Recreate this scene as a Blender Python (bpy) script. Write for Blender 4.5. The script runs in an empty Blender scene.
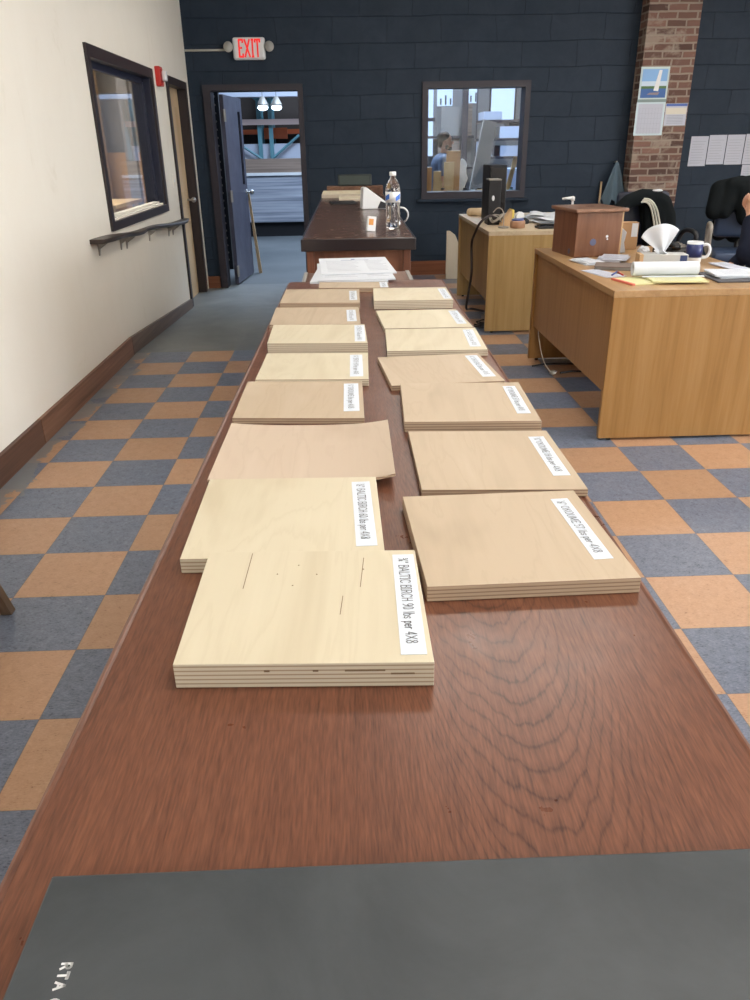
import bpy, bmesh, math, random
from mathutils import Vector, Matrix, Euler
random.seed(7)
PI = math.pi
S = bpy.context.scene
C = S.collection

# ------------------------------------------------------------------ camera
cam_data = bpy.data.cameras.new('camera')
cam_data.sensor_fit = 'VERTICAL'; cam_data.sensor_height = 36.0
cam_data.lens = 36 * 760.27 / 1000
cam_data.clip_start = 0.02; cam_data.clip_end = 200
cam = bpy.data.objects.new('camera', cam_data); C.objects.link(cam)
_r = Vector((0.99917525, -0.03778983, -0.01485785)); _u = Vector((0.02944489, 0.4223351, 0.9059614)); _f = Vector((0.02796113, 0.90565169, -0.4230995))
m = Matrix.Identity(4)
for i in range(3):
    m[i][0] = _r[i]; m[i][1] = _u[i]; m[i][2] = -_f[i]
m.translation = Vector((0.84143, -5.55883, 1.35246))
cam.matrix_world = m
S.camera = cam

# ------------------------------------------------------------------ world, exposure
S.view_settings.view_transform = 'Standard'; S.view_settings.look = 'None'
S.view_settings.gamma = 1; S.view_settings.use_curve_mapping = False
S.view_settings.exposure = 0.95
w = bpy.data.worlds.new('world'); S.world = w; w.use_nodes = True
w.node_tree.nodes['Background'].inputs[0].default_value = (0.6, 0.72, 0.9, 1)
w.node_tree.nodes['Background'].inputs[1].default_value = 0.6

LAMP = 7.2        # emission of the office ceiling panels
DAY = 3.4         # emission of the daylit warehouse windows
def area(name, loc, sx, sy, power, col, rot=(0, 0, 0)):
    l = bpy.data.lights.new(name, 'AREA'); l.shape = 'RECTANGLE'; l.size = sx; l.size_y = sy; l.energy = power; l.color = col
    o = bpy.data.objects.new(name, l); C.objects.link(o); o.location = loc; o.rotation_euler = rot
    return o
area('warehouse_fill', (1.5, 6.5, 4.9), 4, 3, 330, (0.62, 0.78, 1.0))  # added unseen fill lights for the warehouse, no fixtures built
area('warehouse_fill', (3.5, 11.0, 4.9), 6, 3, 330, (0.62, 0.78, 1.0))
area('side_room_fill', (-1.9, 1.6, 2.7), 1.2, 0.6, 60, (1.0, 0.9, 0.76))  # added fill that brightens the side room behind the glass

# ------------------------------------------------------------------ materials
def mat(name, col, rough=0.5, metal=0.0, spec=0.5, coat=0.0, emit=None, es=1.0, trans=0.0, ior=1.45):
    M = bpy.data.materials.new(name); M.use_nodes = True
    b = M.node_tree.nodes['Principled BSDF']; I = b.inputs
    I['Base Color'].default_value = (*col, 1); I['Roughness'].default_value = rough; I['Metallic'].default_value = metal
    I['Specular IOR Level'].default_value = spec; I['Coat Weight'].default_value = coat; I['Coat Roughness'].default_value = 0.15
    I['Transmission Weight'].default_value = trans; I['IOR'].default_value = ior
    if emit: I['Emission Color'].default_value = (*emit, 1); I['Emission Strength'].default_value = es
    return M
def nt(M): return M.node_tree, M.node_tree.nodes['Principled BSDF']
def N(t, kind, **kw):
    n = t.nodes.new(kind)
    for k, v in kw.items():
        if k in n.inputs.keys() if isinstance(k, str) else False: n.inputs[k].default_value = v
        else: setattr(n, k, v)
    return n
def ramp(t, src, stops, interp='LINEAR'):
    r = t.nodes.new('ShaderNodeValToRGB'); r.color_ramp.interpolation = interp
    e = r.color_ramp.elements
    while len(e) > 1: e.remove(e[0])
    e[0].position = stops[0][0]; e[0].color = (*stops[0][1], 1)
    for p, c in stops[1:]:
        x = e.new(p); x.color = (*c, 1)
    t.links.new(src, r.inputs[0]); return r
def mixc(t, fac, a, b, mode='MIX'):
    x = t.nodes.new('ShaderNodeMix'); x.data_type = 'RGBA'; x.blend_type = mode
    for s, v in ((0, fac), (6, a), (7, b)):
        if hasattr(v, 'links') or hasattr(v, 'is_linked'): t.links.new(v, x.inputs[s])
        elif s == 0: x.inputs[0].default_value = v
        else: x.inputs[s].default_value = (*v, 1)
    return x.outputs[2]
def math_(t, op, a, b=None, c=None):
    x = t.nodes.new('ShaderNodeMath'); x.operation = op
    for i, v in enumerate((a, b, c)):
        if v is None: continue
        if isinstance(v, (int, float)): x.inputs[i].default_value = v
        else: t.links.new(v, x.inputs[i])
    return x.outputs[0]
def coords(t, scale=(1, 1, 1), kind='Object', rand=False, rot=(0, 0, 0)):
    tc = t.nodes.new('ShaderNodeTexCoord'); mp = t.nodes.new('ShaderNodeMapping')
    mp.inputs['Scale'].default_value = scale; mp.inputs['Rotation'].default_value = rot
    t.links.new(tc.outputs[kind], mp.inputs[0])
    if rand:
        oi = t.nodes.new('ShaderNodeObjectInfo'); 
        v = t.nodes.new('ShaderNodeVectorMath'); v.operation = 'SCALE'; v.inputs[0].default_value = (13.1, 7.7, 0)
        t.links.new(oi.outputs['Random'], v.inputs['Scale'])
        t.links.new(v.outputs[0], mp.inputs['Location'])
    return mp.outputs[0]
def noise(t, vec, scale, detail=4, rough=0.5, dist=0.0):
    n = t.nodes.new('ShaderNodeTexNoise'); n.inputs['Scale'].default_value = scale; n.inputs['Detail'].default_value = detail
    n.inputs['Roughness'].default_value = rough; n.inputs['Distortion'].default_value = dist
    t.links.new(vec, n.inputs['Vector']); return n.outputs['Fac']
def bump(t, b, h, strength=0.2, dist=0.002):
    n = t.nodes.new('ShaderNodeBump'); n.inputs['Strength'].default_value = strength; n.inputs['Distance'].default_value = dist
    t.links.new(h, n.inputs['Height']); t.links.new(n.outputs[0], b.inputs['Normal'])

def wood(name, a, b, c, scale=(40, 2.0, 40), rough=0.5, coat=0.0, rand=True, sc2=6, spec=0.4):
    """a, b, c: dark, mid and light grain colours; the axis with the small scale runs along the grain"""
    M = mat(name, b, rough, coat=coat, spec=spec); t, p = nt(M)
    v = coords(t, scale, rand=rand); n = noise(t, v, 1.0, 5, 0.6, 0.6)
    v2 = coords(t, tuple(s / sc2 for s in scale), rand=rand); n2 = noise(t, v2, 1.0, 3, 0.5, 1.0)
    s = math_(t, 'ADD', math_(t, 'MULTIPLY', n, 0.55), math_(t, 'MULTIPLY', n2, 0.45))
    r = ramp(t, s, [(0.32, a), (0.5, b), (0.68, c)])
    t.links.new(r.outputs[0], p.inputs['Base Color'])
    bump(t, p, n, 0.06, 0.001)
    return M

# tiled floor
M_floor = mat('vinyl_tile_checker', (0.4, 0.3, 0.2), 0.32, spec=0.45); t, p = nt(M_floor)
tc = t.nodes.new('ShaderNodeTexCoord'); sx = t.nodes.new('ShaderNodeSeparateXYZ'); t.links.new(tc.outputs['Object'], sx.inputs[0])
T = 0.3048
ux = math_(t, 'DIVIDE', sx.outputs[0], T); uy = math_(t, 'DIVIDE', sx.outputs[1], T)
fx = math_(t, 'FLOOR', ux); fy = math_(t, 'FLOOR', uy)
par = math_(t, 'FLOORED_MODULO', math_(t, 'ADD', fx, fy), 2)
cv = coords(t, (1, 1, 1)); big = noise(t, cv, 3, 3); spk = noise(t, coords(t, (1, 2.2, 1)), 95, 3, 0.7, 0.4); spk2 = noise(t, cv, 33, 4, 0.7, 0.5)
cell = t.nodes.new('ShaderNodeTexWhiteNoise'); cell.noise_dimensions = '2D'
cb = t.nodes.new('ShaderNodeCombineXYZ'); t.links.new(fx, cb.inputs[0]); t.links.new(fy, cb.inputs[1]); t.links.new(cb.outputs[0], cell.inputs['Vector'])
blue = ramp(t, math_(t, 'ADD', math_(t, 'MULTIPLY', spk, 0.6), math_(t, 'MULTIPLY', spk2, 0.4)), [(0.36, (0.035, 0.042, 0.065)), (0.44, (0.112, 0.132, 0.180)), (0.55, (0.145, 0.168, 0.222)), (0.66, (0.20, 0.225, 0.285))]).outputs[0]
orng = ramp(t, math_(t, 'ADD', math_(t, 'MULTIPLY', spk, 0.6), math_(t, 'MULTIPLY', spk2, 0.4)), [(0.33, (0.20, 0.11, 0.06)), (0.42, (0.375, 0.215, 0.125)), (0.55, (0.42, 0.250, 0.150)), (0.68, (0.47, 0.30, 0.195))]).outputs[0]
col = mixc(t, par, orng, blue)
tv = math_(t, 'MULTIPLY_ADD', cell.outputs[0], 0.16, 0.92)
hsv = t.nodes.new('ShaderNodeHueSaturation'); t.links.new(tv, hsv.inputs['Value']); t.links.new(col, hsv.inputs['Color'])
# joints
def edge(u):
    fr = math_(t, 'FRACT', u); d = math_(t, 'MINIMUM', fr, math_(t, 'SUBTRACT', 1.0, fr)); return math_(t, 'LESS_THAN', d, 0.0045)
joint = math_(t, 'MAXIMUM', edge(ux), edge(uy))
c2 = mixc(t, math_(t, 'MULTIPLY', joint, 0.55), hsv.outputs[0], (0.09, 0.08, 0.08))
# worn grey cement smears by the left wall
lx = math_(t, 'LESS_THAN', sx.outputs[0], -0.50); sm = noise(t, cv, 4.2, 5, 0.6, 0.8)
near_wall = math_(t, 'MULTIPLY', math_(t, 'SUBTRACT', -0.50, sx.outputs[0]), 2.6)
smear = math_(t, 'MULTIPLY', lx, math_(t, 'GREATER_THAN', math_(t, 'ADD', sm, near_wall), 0.86))
c3 = mixc(t, math_(t, 'MULTIPLY', smear, 0.85), c2, (0.20, 0.205, 0.205))
t.links.new(c3, p.inputs['Base Color'])
rr = math_(t, 'MULTIPLY_ADD', noise(t, cv, 9, 5, 0.7), 0.30, 0.20); t.links.new(rr, p.inputs['Roughness'])
bump(t, p, math_(t, 'SUBTRACT', spk2, math_(t, 'MULTIPLY', joint, 2.0)), 0.05, 0.001)

M_ramp = mat('painted_concrete_ramp', (0.15, 0.165, 0.165), 0.45); t, p = nt(M_ramp)
v = coords(t); n = noise(t, v, 1.6, 6, 0.65, 0.5)
t.links.new(ramp(t, n, [(0.3, (0.115, 0.122, 0.122)), (0.55, (0.165, 0.172, 0.165)), (0.75, (0.23, 0.235, 0.22))]).outputs[0], p.inputs['Base Color'])
bump(t, p, noise(t, v, 30, 5), 0.1, 0.003)
M_wfloor = mat('warehouse_concrete', (0.15, 0.17, 0.185), 0.5); t, p = nt(M_wfloor)
n = noise(t, coords(t), 0.9, 5, 0.6); t.links.new(ramp(t, n, [(0.3, (0.065, 0.075, 0.082)), (0.7, (0.115, 0.125, 0.13))]).outputs[0], p.inputs['Base Color'])

M_cream = mat('cream_painted_plaster', (0.76, 0.71, 0.62), 0.62, spec=0.3); t, p = nt(M_cream)
v = coords(t); sc = noise(t, coords(t, (1, 1, 0.4)), 3.0, 6, 0.7, 1.0)
t.links.new(ramp(t, sc, [(0.28, (0.75, 0.70, 0.60)), (0.40, (0.82, 0.775, 0.685)), (0.8, (0.84, 0.80, 0.715))]).outputs[0], p.inputs['Base Color'])
bump(t, p, noise(t, v, 120, 3), 0.06, 0.001)
M_ceil = mat('ceiling_white', (0.75, 0.75, 0.73), 0.8)

M_navy = mat('navy_painted_block', (0.03, 0.042, 0.062), 0.55, spec=0.22); t, p = nt(M_navy)
br = t.nodes.new('ShaderNodeTexBrick'); br.offset = 0.5
tc = t.nodes.new('ShaderNodeTexCoord'); s3 = t.nodes.new('ShaderNodeSeparateXYZ'); t.links.new(tc.outputs['Object'], s3.inputs[0])
warp = noise(t, tc.outputs['Object'], 1.3, 2)
cz = math_(t, 'ADD', s3.outputs[2], math_(t, 'MULTIPLY', warp, 0.05))
cx = math_(t, 'ADD', math_(t, 'ADD', s3.outputs[0], s3.outputs[1]), math_(t, 'MULTIPLY', noise(t, tc.outputs['Object'], 2.3, 2), 0.10))
cb = t.nodes.new('ShaderNodeCombineXYZ'); t.links.new(cx, cb.inputs[0]); t.links.new(cz, cb.inputs[1]); t.links.new(cb.outputs[0], br.inputs['Vector'])
for k, val in (('Scale', 1.0), ('Mortar Size', 0.004), ('Mortar Smooth', 0.9), ('Brick Width', 0.56), ('Row Height', 0.232)): br.inputs[k].default_value = val
br.inputs['Color1'].default_value = (0.017, 0.029, 0.048, 1); br.inputs['Color2'].default_value = (0.022, 0.035, 0.056, 1); br.inputs['Mortar'].default_value = (0.011, 0.018, 0.030, 1)
nn = noise(t, tc.outputs['Object'], 4, 6, 0.7, 0.4)
cc = mixc(t, 0.35, br.outputs['Color'], ramp(t, nn, [(0.35, (0.012, 0.020, 0.033)), (0.7, (0.032, 0.045, 0.064))]).outputs[0])
t.links.new(cc, p.inputs['Base Color'])
h = math_(t, 'ADD', math_(t, 'MULTIPLY', br.outputs['Fac'], -1.0), math_(t, 'MULTIPLY', nn, 0.9)); bump(t, p, h, 0.6, 0.010)

M_brick = mat('old_brick', (0.3, 0.17, 0.12), 0.85, spec=0.2); t, p = nt(M_brick)
br = t.nodes.new('ShaderNodeTexBrick'); tc = t.nodes.new('ShaderNodeTexCoord'); s3 = t.nodes.new('ShaderNodeSeparateXYZ'); t.links.new(tc.outputs['Object'], s3.inputs[0])
cx = math_(t, 'ADD', s3.outputs[0], s3.outputs[1]); cb = t.nodes.new('ShaderNodeCombineXYZ')
t.links.new(math_(t, 'ADD', cx, math_(t, 'MULTIPLY', noise(t, tc.outputs['Object'], 9, 2), 0.03)), cb.inputs[0])
t.links.new(math_(t, 'ADD', s3.outputs[2], math_(t, 'MULTIPLY', noise(t, tc.outputs['Object'], 7, 2), 0.015)), cb.inputs[1]); t.links.new(cb.outputs[0], br.inputs['Vector'])
for k, val in (('Scale', 1.0), ('Mortar Size', 0.011), ('Mortar Smooth', 0.4), ('Brick Width', 0.20), ('Row Height', 0.068), ('Bias', 0.0)): br.inputs[k].default_value = val
br.inputs['Color1'].default_value = (0.095, 0.055, 0.045, 1); br.inputs['Color2'].default_value = (0.27, 0.150, 0.115, 1); br.inputs['Mortar'].default_value = (0.34, 0.275, 0.225, 1)
ns = noise(t, tc.outputs['Object'], 5, 5, 0.7, 0.6)
cc = mixc(t, math_(t, 'MULTIPLY', ns, 0.35), br.outputs['Color'], (0.10, 0.07, 0.065))
blot = ramp(t, noise(t, tc.outputs['Object'], 2.6, 5, 0.65, 0.4), [(0.52, (0, 0, 0)), (0.60, (1, 1, 1))]).outputs[0]
cc = mixc(t, math_(t, 'MULTIPLY', blot, 0.7), cc, (0.36, 0.30, 0.245))
t.links.new(cc, p.inputs['Base Color']); bump(t, p, math_(t, 'ADD', math_(t, 'MULTIPLY', br.outputs['Fac'], -1), ns), 0.8, 0.012)

# counter top with a cathedral figure
def counter_mat(name, y0, x0, a=(0.060, 0.023, 0.014), b=(0.132, 0.052, 0.030), c=(0.200, 0.082, 0.045), rough=0.27):
    M = mat(name, b, rough, spec=0.38, coat=0.06); t, p = nt(M); p.inputs['Coat Roughness'].default_value = 0.32
    tc = t.nodes.new('ShaderNodeTexCoord'); s3 = t.nodes.new('ShaderNodeSeparateXYZ'); t.links.new(tc.outputs['Object'], s3.inputs[0])
    wv = noise(t, coords(t, (9, 2.2, 1)), 1.0, 3, 0.5, 0.5); wf = noise(t, coords(t, (60, 9, 1)), 1.0, 4, 0.6, 0.3)
    dx = math_(t, 'ADD', math_(t, 'SUBTRACT', s3.outputs[0], x0), math_(t, 'MULTIPLY', math_(t, 'SUBTRACT', wv, 0.5), 0.075))
    q = math_(t, 'MULTIPLY', math_(t, 'MULTIPLY', dx, dx), 42.0)
    f = math_(t, 'SUBTRACT', math_(t, 'SUBTRACT', s3.outputs[1], y0), q)
    f = math_(t, 'ADD', f, math_(t, 'MULTIPLY', wf, 0.030))
    ph = math_(t, 'FRACT', math_(t, 'MULTIPLY', f, 44.0))
    band = ramp(t, ph, [(0.0, (0.12, 0.12, 0.12)), (0.12, (0.46, 0.46, 0.46)), (0.4, (0.60, 0.60, 0.60)), (0.85, (0.50, 0.50, 0.50)), (1.0, (0.12, 0.12, 0.12))]).outputs[0]
    # the figure fades into straight grain away from its middle
    far = math_(t, 'MINIMUM', math_(t, 'MULTIPLY', math_(t, 'ABSOLUTE', dx), 7.0), 1.0)
    band = mixc(t, far, band, (0.52, 0.52, 0.52))
    g1 = noise(t, coords(t, (230, 9.0, 1)), 1.0, 3, 0.55, 0.2); g2 = noise(t, coords(t, (16, 0.9, 1)), 1.0, 3, 0.5, 0.6); pores = noise(t, coords(t, (620, 55, 1)), 1.0, 2, 0.5)
    s = math_(t, 'ADD', math_(t, 'MULTIPLY', g1, 0.34), math_(t, 'MULTIPLY', g2, 0.24))
    bw = t.nodes.new('ShaderNodeRGBToBW'); t.links.new(band, bw.inputs[0])
    s = math_(t, 'ADD', s, math_(t, 'MULTIPLY', bw.outputs[0], 0.46)); s = math_(t, 'ADD', s, math_(t, 'MULTIPLY', math_(t, 'SUBTRACT', pores, 0.5), 0.45))
    r = ramp(t, s, [(0.30, a), (0.50, b), (0.70, c)])
    t.links.new(r.outputs[0], p.inputs['Base Color'])
    t.links.new(math_(t, 'MULTIPLY_ADD', noise(t, coords(t, (1, 1, 1)), 14, 5, 0.7), 0.25, rough - 0.08), p.inputs['Roughness'])
    bump(t, p, math_(t, 'ADD', math_(t, 'MULTIPLY', g1, 0.5), pores), 0.10, 0.0008)
    return M
M_counter = counter_mat('sapele_counter', 0.30, 0.085)
M_counter2 = counter_mat('walnut_counter', 0.2, 0.02, (0.020, 0.011, 0.009), (0.075, 0.038, 0.026), (0.14, 0.074, 0.050), 0.20)
M_edgeband = mat('dark_edge_band', (0.018, 0.012, 0.014), 0.3, coat=0.2)
M_redwood = wood('red_brown_panel', (0.085, 0.030, 0.016), (0.16, 0.062, 0.034), (0.23, 0.10, 0.055), (30, 30, 2), 0.4, 0.1)
M_basewood = wood('baseboard_wood', (0.065, 0.028, 0.017), (0.13, 0.062, 0.038), (0.22, 0.115, 0.072), (40, 1.4, 60), 0.45)
M_basewoodB = wood('baseboard_dark', (0.06, 0.03, 0.02), (0.115, 0.058, 0.038), (0.18, 0.095, 0.062), (40, 1.4, 60), 0.45)
M_basewoodC = wood('baseboard_brown', (0.10, 0.048, 0.028), (0.20, 0.10, 0.06), (0.30, 0.165, 0.105), (40, 1.4, 60), 0.45)
M_basewood2 = wood('baseboard_greyish', (0.08, 0.052, 0.038), (0.135, 0.09, 0.066), (0.20, 0.14, 0.105), (40, 1.4, 60), 0.45)
M_baseR = wood('front_baseboard_wood', (0.13, 0.045, 0.022), (0.20, 0.075, 0.038), (0.27, 0.11, 0.055), (1.4, 40, 60), 0.45)
M_frame = mat('dark_stained_frame', (0.030, 0.022, 0.024), 0.42)
M_frame2 = mat('dark_plum_frame', (0.030, 0.026, 0.036), 0.45)
M_jamb = mat('navy_jamb', (0.018, 0.021, 0.042), 0.4)
M_navydoor = mat('slate_blue_door_paint', (0.06, 0.062, 0.10), 0.45); t, p = nt(M_navydoor)
t.links.new(ramp(t, noise(t, coords(t), 5, 6, 0.7), [(0.35, (0.05, 0.053, 0.088)), (0.75, (0.10, 0.103, 0.145))]).outputs[0], p.inputs['Base Color'])
M_maple = wood('pale_door_wood', (0.46, 0.31, 0.17), (0.58, 0.42, 0.25), (0.66, 0.50, 0.33), (20, 20, 0.8), 0.5)
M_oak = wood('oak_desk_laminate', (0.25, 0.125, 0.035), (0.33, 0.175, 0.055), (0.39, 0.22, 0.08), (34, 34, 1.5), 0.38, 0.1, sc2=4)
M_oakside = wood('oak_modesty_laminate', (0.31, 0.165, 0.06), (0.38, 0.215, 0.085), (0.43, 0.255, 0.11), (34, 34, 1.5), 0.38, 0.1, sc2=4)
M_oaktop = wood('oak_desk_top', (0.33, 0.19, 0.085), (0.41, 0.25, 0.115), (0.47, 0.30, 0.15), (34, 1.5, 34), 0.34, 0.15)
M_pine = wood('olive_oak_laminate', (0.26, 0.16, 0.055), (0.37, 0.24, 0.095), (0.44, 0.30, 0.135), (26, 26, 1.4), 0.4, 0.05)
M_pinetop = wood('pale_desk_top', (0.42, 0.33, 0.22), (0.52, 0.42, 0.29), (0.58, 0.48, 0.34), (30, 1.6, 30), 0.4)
M_boxwood = wood('brown_box_wood', (0.12, 0.050, 0.026), (0.19, 0.085, 0.045), (0.25, 0.12, 0.065), (22, 22, 2), 0.35, 0.2)
M_boxlid = wood('brown_lid_wood', (0.17, 0.085, 0.05), (0.25, 0.135, 0.085), (0.32, 0.18, 0.12), (22, 3, 22), 0.3, 0.2)
M_black = mat('matt_black', (0.012, 0.012, 0.014), 0.5); M_blackgloss = mat('gloss_black', (0.01, 0.01, 0.012), 0.2)
M_white = mat('white_plastic', (0.72, 0.73, 0.74), 0.35); M_paper = mat('white_paper', (0.62, 0.65, 0.70), 0.7, spec=0.2)
M_paperw = mat('cool_white_paper', (0.50, 0.52, 0.60), 0.7, spec=0.2); M_label = mat('label_paper', (0.66, 0.71, 0.78), 0.6, spec=0.2)
M_pencil = mat('brown_mark', (0.20, 0.14, 0.09), 0.7, spec=0.1); M_ink = mat('grey_ink', (0.11, 0.11, 0.12), 0.6, spec=0.1); M_inkblue = mat('blue_ink', (0.06, 0.10, 0.30), 0.6); M_inkpale = mat('pale_grey_ink', (0.28, 0.30, 0.36), 0.6)
M_steel = mat('brushed_steel', (0.5, 0.5, 0.5), 0.3, 1.0); M_steeldull = mat('dull_bracket_steel', (0.33, 0.31, 0.28), 0.5, 0.5)
M_glass = mat('window_glass', (0.9, 0.95, 1.0), 0.02, trans=1.0, ior=1.45)
M_pet = mat('clear_pet', (0.97, 0.98, 1.0), 0.03, trans=1.0, ior=1.38)
M_water = mat('water', (1, 1, 1), 0.0, trans=1.0, ior=1.33)
M_red = mat('red_plastic', (0.50, 0.025, 0.02), 0.35); M_card = mat('cardboard', (0.42, 0.25, 0.13), 0.8)
M_cardlight = mat('light_cardboard', (0.52, 0.34, 0.18), 0.8)
M_yellow = mat('yellow_pad_paper', (0.64, 0.62, 0.33), 0.7); M_redpaper = mat('salmon_binding', (0.72, 0.19, 0.13), 0.6)
M_navyfab = mat('navy_cloth', (0.012, 0.015, 0.028), 0.9, spec=0.1); M_blackfab = mat('black_cloth', (0.008, 0.010, 0.011), 0.9, spec=0.1)
M_navyvinyl = mat('navy_vinyl', (0.012, 0.016, 0.035), 0.4); M_bluevinyl = mat('blue_vinyl', (0.035, 0.055, 0.105), 0.35); M_greyplastic = mat('warm_grey_plastic', (0.32, 0.29, 0.25), 0.4)
M_beigeplastic = mat('pale_beige_plastic', (0.52, 0.50, 0.42), 0.4)
M_bluecloth = mat('slate_blue_cloth', (0.11, 0.155, 0.19), 0.95, spec=0.1); M_skin = mat('skin', (0.60, 0.33, 0.23), 0.5)
M_hair = mat('dark_brown_hair', (0.02, 0.014, 0.012), 0.7); M_tee = mat('grey_tshirt', (0.21, 0.25, 0.34), 0.9, spec=0.1); M_jeans = mat('dark_jeans', (0.03, 0.04, 0.075), 0.9)
M_teal = mat('teal_rack_steel', (0.10, 0.24, 0.29), 0.45); M_beam = mat('pale_rack_beam', (0.50, 0.38, 0.36), 0.5); M_orange = mat('orange_rack_steel', (0.55, 0.12, 0.04), 0.5)
M_day = mat('daylit_window_pane', (0.1, 0.1, 0.1), 0.5, emit=(0.50, 0.68, 1.0), es=DAY * 0.20)
M_fillpane = mat('fill_light_pane', (0.1, 0.1, 0.1), 0.5, emit=(0.88, 0.94, 1.0), es=9.5)  # glow of the added right wall windows
M_lampw = mat('high_bay_lens', (0.1, 0.1, 0.1), 0.5, emit=(0.65, 0.82, 1.0), es=3.0)
M_lamp = mat('ceiling_diffuser', (0.9, 0.9, 0.9), 0.5, emit=(1.0, 0.955, 0.88), es=LAMP)
M_lum = mat('warehouse_lumber_grey', (0.30, 0.32, 0.36), 0.7); t, p = nt(M_lum)
sl = noise(t, coords(t, (0.6, 1, 26)), 1.0, 4, 0.6); t.links.new(ramp(t, sl, [(0.35, (0.17, 0.19, 0.235)), (0.5, (0.32, 0.34, 0.40)), (0.66, (0.44, 0.46, 0.52))]).outputs[0], p.inputs['Base Color'])
M_lum2 = mat('stacked_sheet_brown', (0.24, 0.17, 0.135), 0.8); t, p = nt(M_lum2)
sl = noise(t, coords(t, (0.6, 1, 30)), 1.0, 4, 0.6); t.links.new(ramp(t, sl, [(0.35, (0.16, 0.115, 0.09)), (0.66, (0.33, 0.24, 0.19))]).outputs[0], p.inputs['Base Color'])
M_whitesheet = mat('wrapped_white_sheets', (0.48, 0.52, 0.62), 0.6)
M_whwall = mat('warehouse_wall', (0.20, 0.19, 0.19), 0.8); M_dark = mat('very_dark', (0.01, 0.01, 0.012), 0.9)
M_taupe = mat('taupe_panel', (0.26, 0.24, 0.22), 0.7)
M_binder = mat('charcoal_vinyl_cover', (0.05, 0.056, 0.06), 0.42, spec=0.5); t, p = nt(M_binder)
nb = noise(t, coords(t), 11, 6, 0.65, 0.5); t.links.new(ramp(t, nb, [(0.3, (0.030, 0.036, 0.040)), (0.75, (0.060, 0.068, 0.075))]).outputs[0], p.inputs['Base Color'])
t.links.new(math_(t, 'MULTIPLY_ADD', nb, 0.35, 0.28), p.inputs['Roughness']); bump(t, p, noise(t, coords(t), 600, 2), 0.08, 0.0004)

def ply(name, a, b, c, dark_ply, light_ply, gscale=(5, 1.0, 1)):
    """veneer on the faces, plies in the edges"""
    M = mat(name, b, 0.5, spec=0.35); t, p = nt(M)
    v = coords(t, gscale, rand=True); n = noise(t, v, 2.0, 2, 0.45, 2.2)
    fine = noise(t, coords(t, (140, 7, 1), rand=True), 1.0, 3, 0.6)
    s = math_(t, 'ADD', math_(t, 'MULTIPLY', n, 0.85), math_(t, 'MULTIPLY', fine, 0.15))
    face = ramp(t, s, [(0.30, a), (0.47, b), (0.52, b), (0.535, tuple(.65 * q + .35 * r for q, r in zip(b, a))), (0.56, b), (0.72, c)]).outputs[0]
    tc = t.nodes.new('ShaderNodeTexCoord'); s3 = t.nodes.new('ShaderNodeSeparateXYZ'); t.links.new(tc.outputs['Object'], s3.inputs[0])
    z = math_(t, 'ADD', s3.outputs[2], math_(t, 'MULTIPLY', noise(t, coords(t, (8, 8, 1)), 1.0, 2), 0.0006))
    st = math_(t, 'FRACT', math_(t, 'DIVIDE', z, 0.0037))
    stripes = ramp(t, st, [(0.0, dark_ply), (0.20, dark_ply), (0.34, light_ply), (0.9, light_ply), (1.0, dark_ply)]).outputs[0]
    g = t.nodes.new('ShaderNodeNewGeometry'); s4 = t.nodes.new('ShaderNodeSeparateXYZ'); t.links.new(g.outputs['Normal'], s4.inputs[0])
    top = math_(t, 'GREATER_THAN', math_(t, 'ABSOLUTE', s4.outputs[2]), 0.75)
    t.links.new(mixc(t, top, stripes, face), p.inputs['Base Color'])
    bump(t, p, fine, 0.04, 0.0006)
    return M
M_birch = ply('birch_plywood', (0.53, 0.46, 0.325), (0.60, 0.535, 0.395), (0.64, 0.58, 0.44), (0.36, 0.28, 0.20), (0.62, 0.56, 0.45))
M_okoume = ply('okoume_plywood', (0.42, 0.33, 0.23), (0.485, 0.385, 0.275), (0.53, 0.43, 0.32), (0.26, 0.175, 0.12), (0.48, 0.37, 0.27))
M_pinkveneer = ply('rose_veneer', (0.48, 0.375, 0.28), (0.54, 0.435, 0.335), (0.58, 0.475, 0.375), (0.3, 0.2, 0.14), (0.58, 0.44, 0.32), (5, 1.3, 1))

# ------------------------------------------------------------------ mesh helpers
def BM(): return bmesh.new()
def box(bm, x0, x1, y0, y1, z0, z1, rz=0, ry=0, rx=0, piv=None):
    c = Vector(((x0 + x1) / 2, (y0 + y1) / 2, (z0 + z1) / 2)); pv = Vector(piv) if piv else c
    R = Euler((rx, ry, rz)).to_matrix().to_4x4()
    M = Matrix.Translation(pv) @ R @ Matrix.Translation(c - pv) @ Matrix.Diagonal((x1 - x0, y1 - y0, z1 - z0, 1))
    bmesh.ops.create_cube(bm, size=1, matrix=M); return bm
def cyl(bm, a, b, r1, r2=None, n=20, caps=True):
    a = Vector(a); b = Vector(b); d = b - a; r2 = r1 if r2 is None else r2
    M = Matrix.Translation((a + b) / 2) @ d.to_track_quat('Z', 'Y').to_matrix().to_4x4()
    bmesh.ops.create_cone(bm, cap_ends=caps, segments=n, radius1=r1, radius2=r2, depth=d.length, matrix=M); return bm
def ball(bm, c, r, s=(1, 1, 1), n=16, rot=None):
    M = Matrix.Translation(c) @ (rot.to_matrix().to_4x4() if rot else Matrix.Identity(4)) @ Matrix.Diagonal((*s, 1))
    bmesh.ops.create_uvsphere(bm, u_segments=n, v_segments=max(8, n // 2 + 2), radius=r, matrix=M); return bm
def capsule(bm, a, b, r1, r2, n=14):
    cyl(bm, a, b, r1, r2, n); ball(bm, a, r1, n=n); ball(bm, b, r2, n=n); return bm
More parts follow.
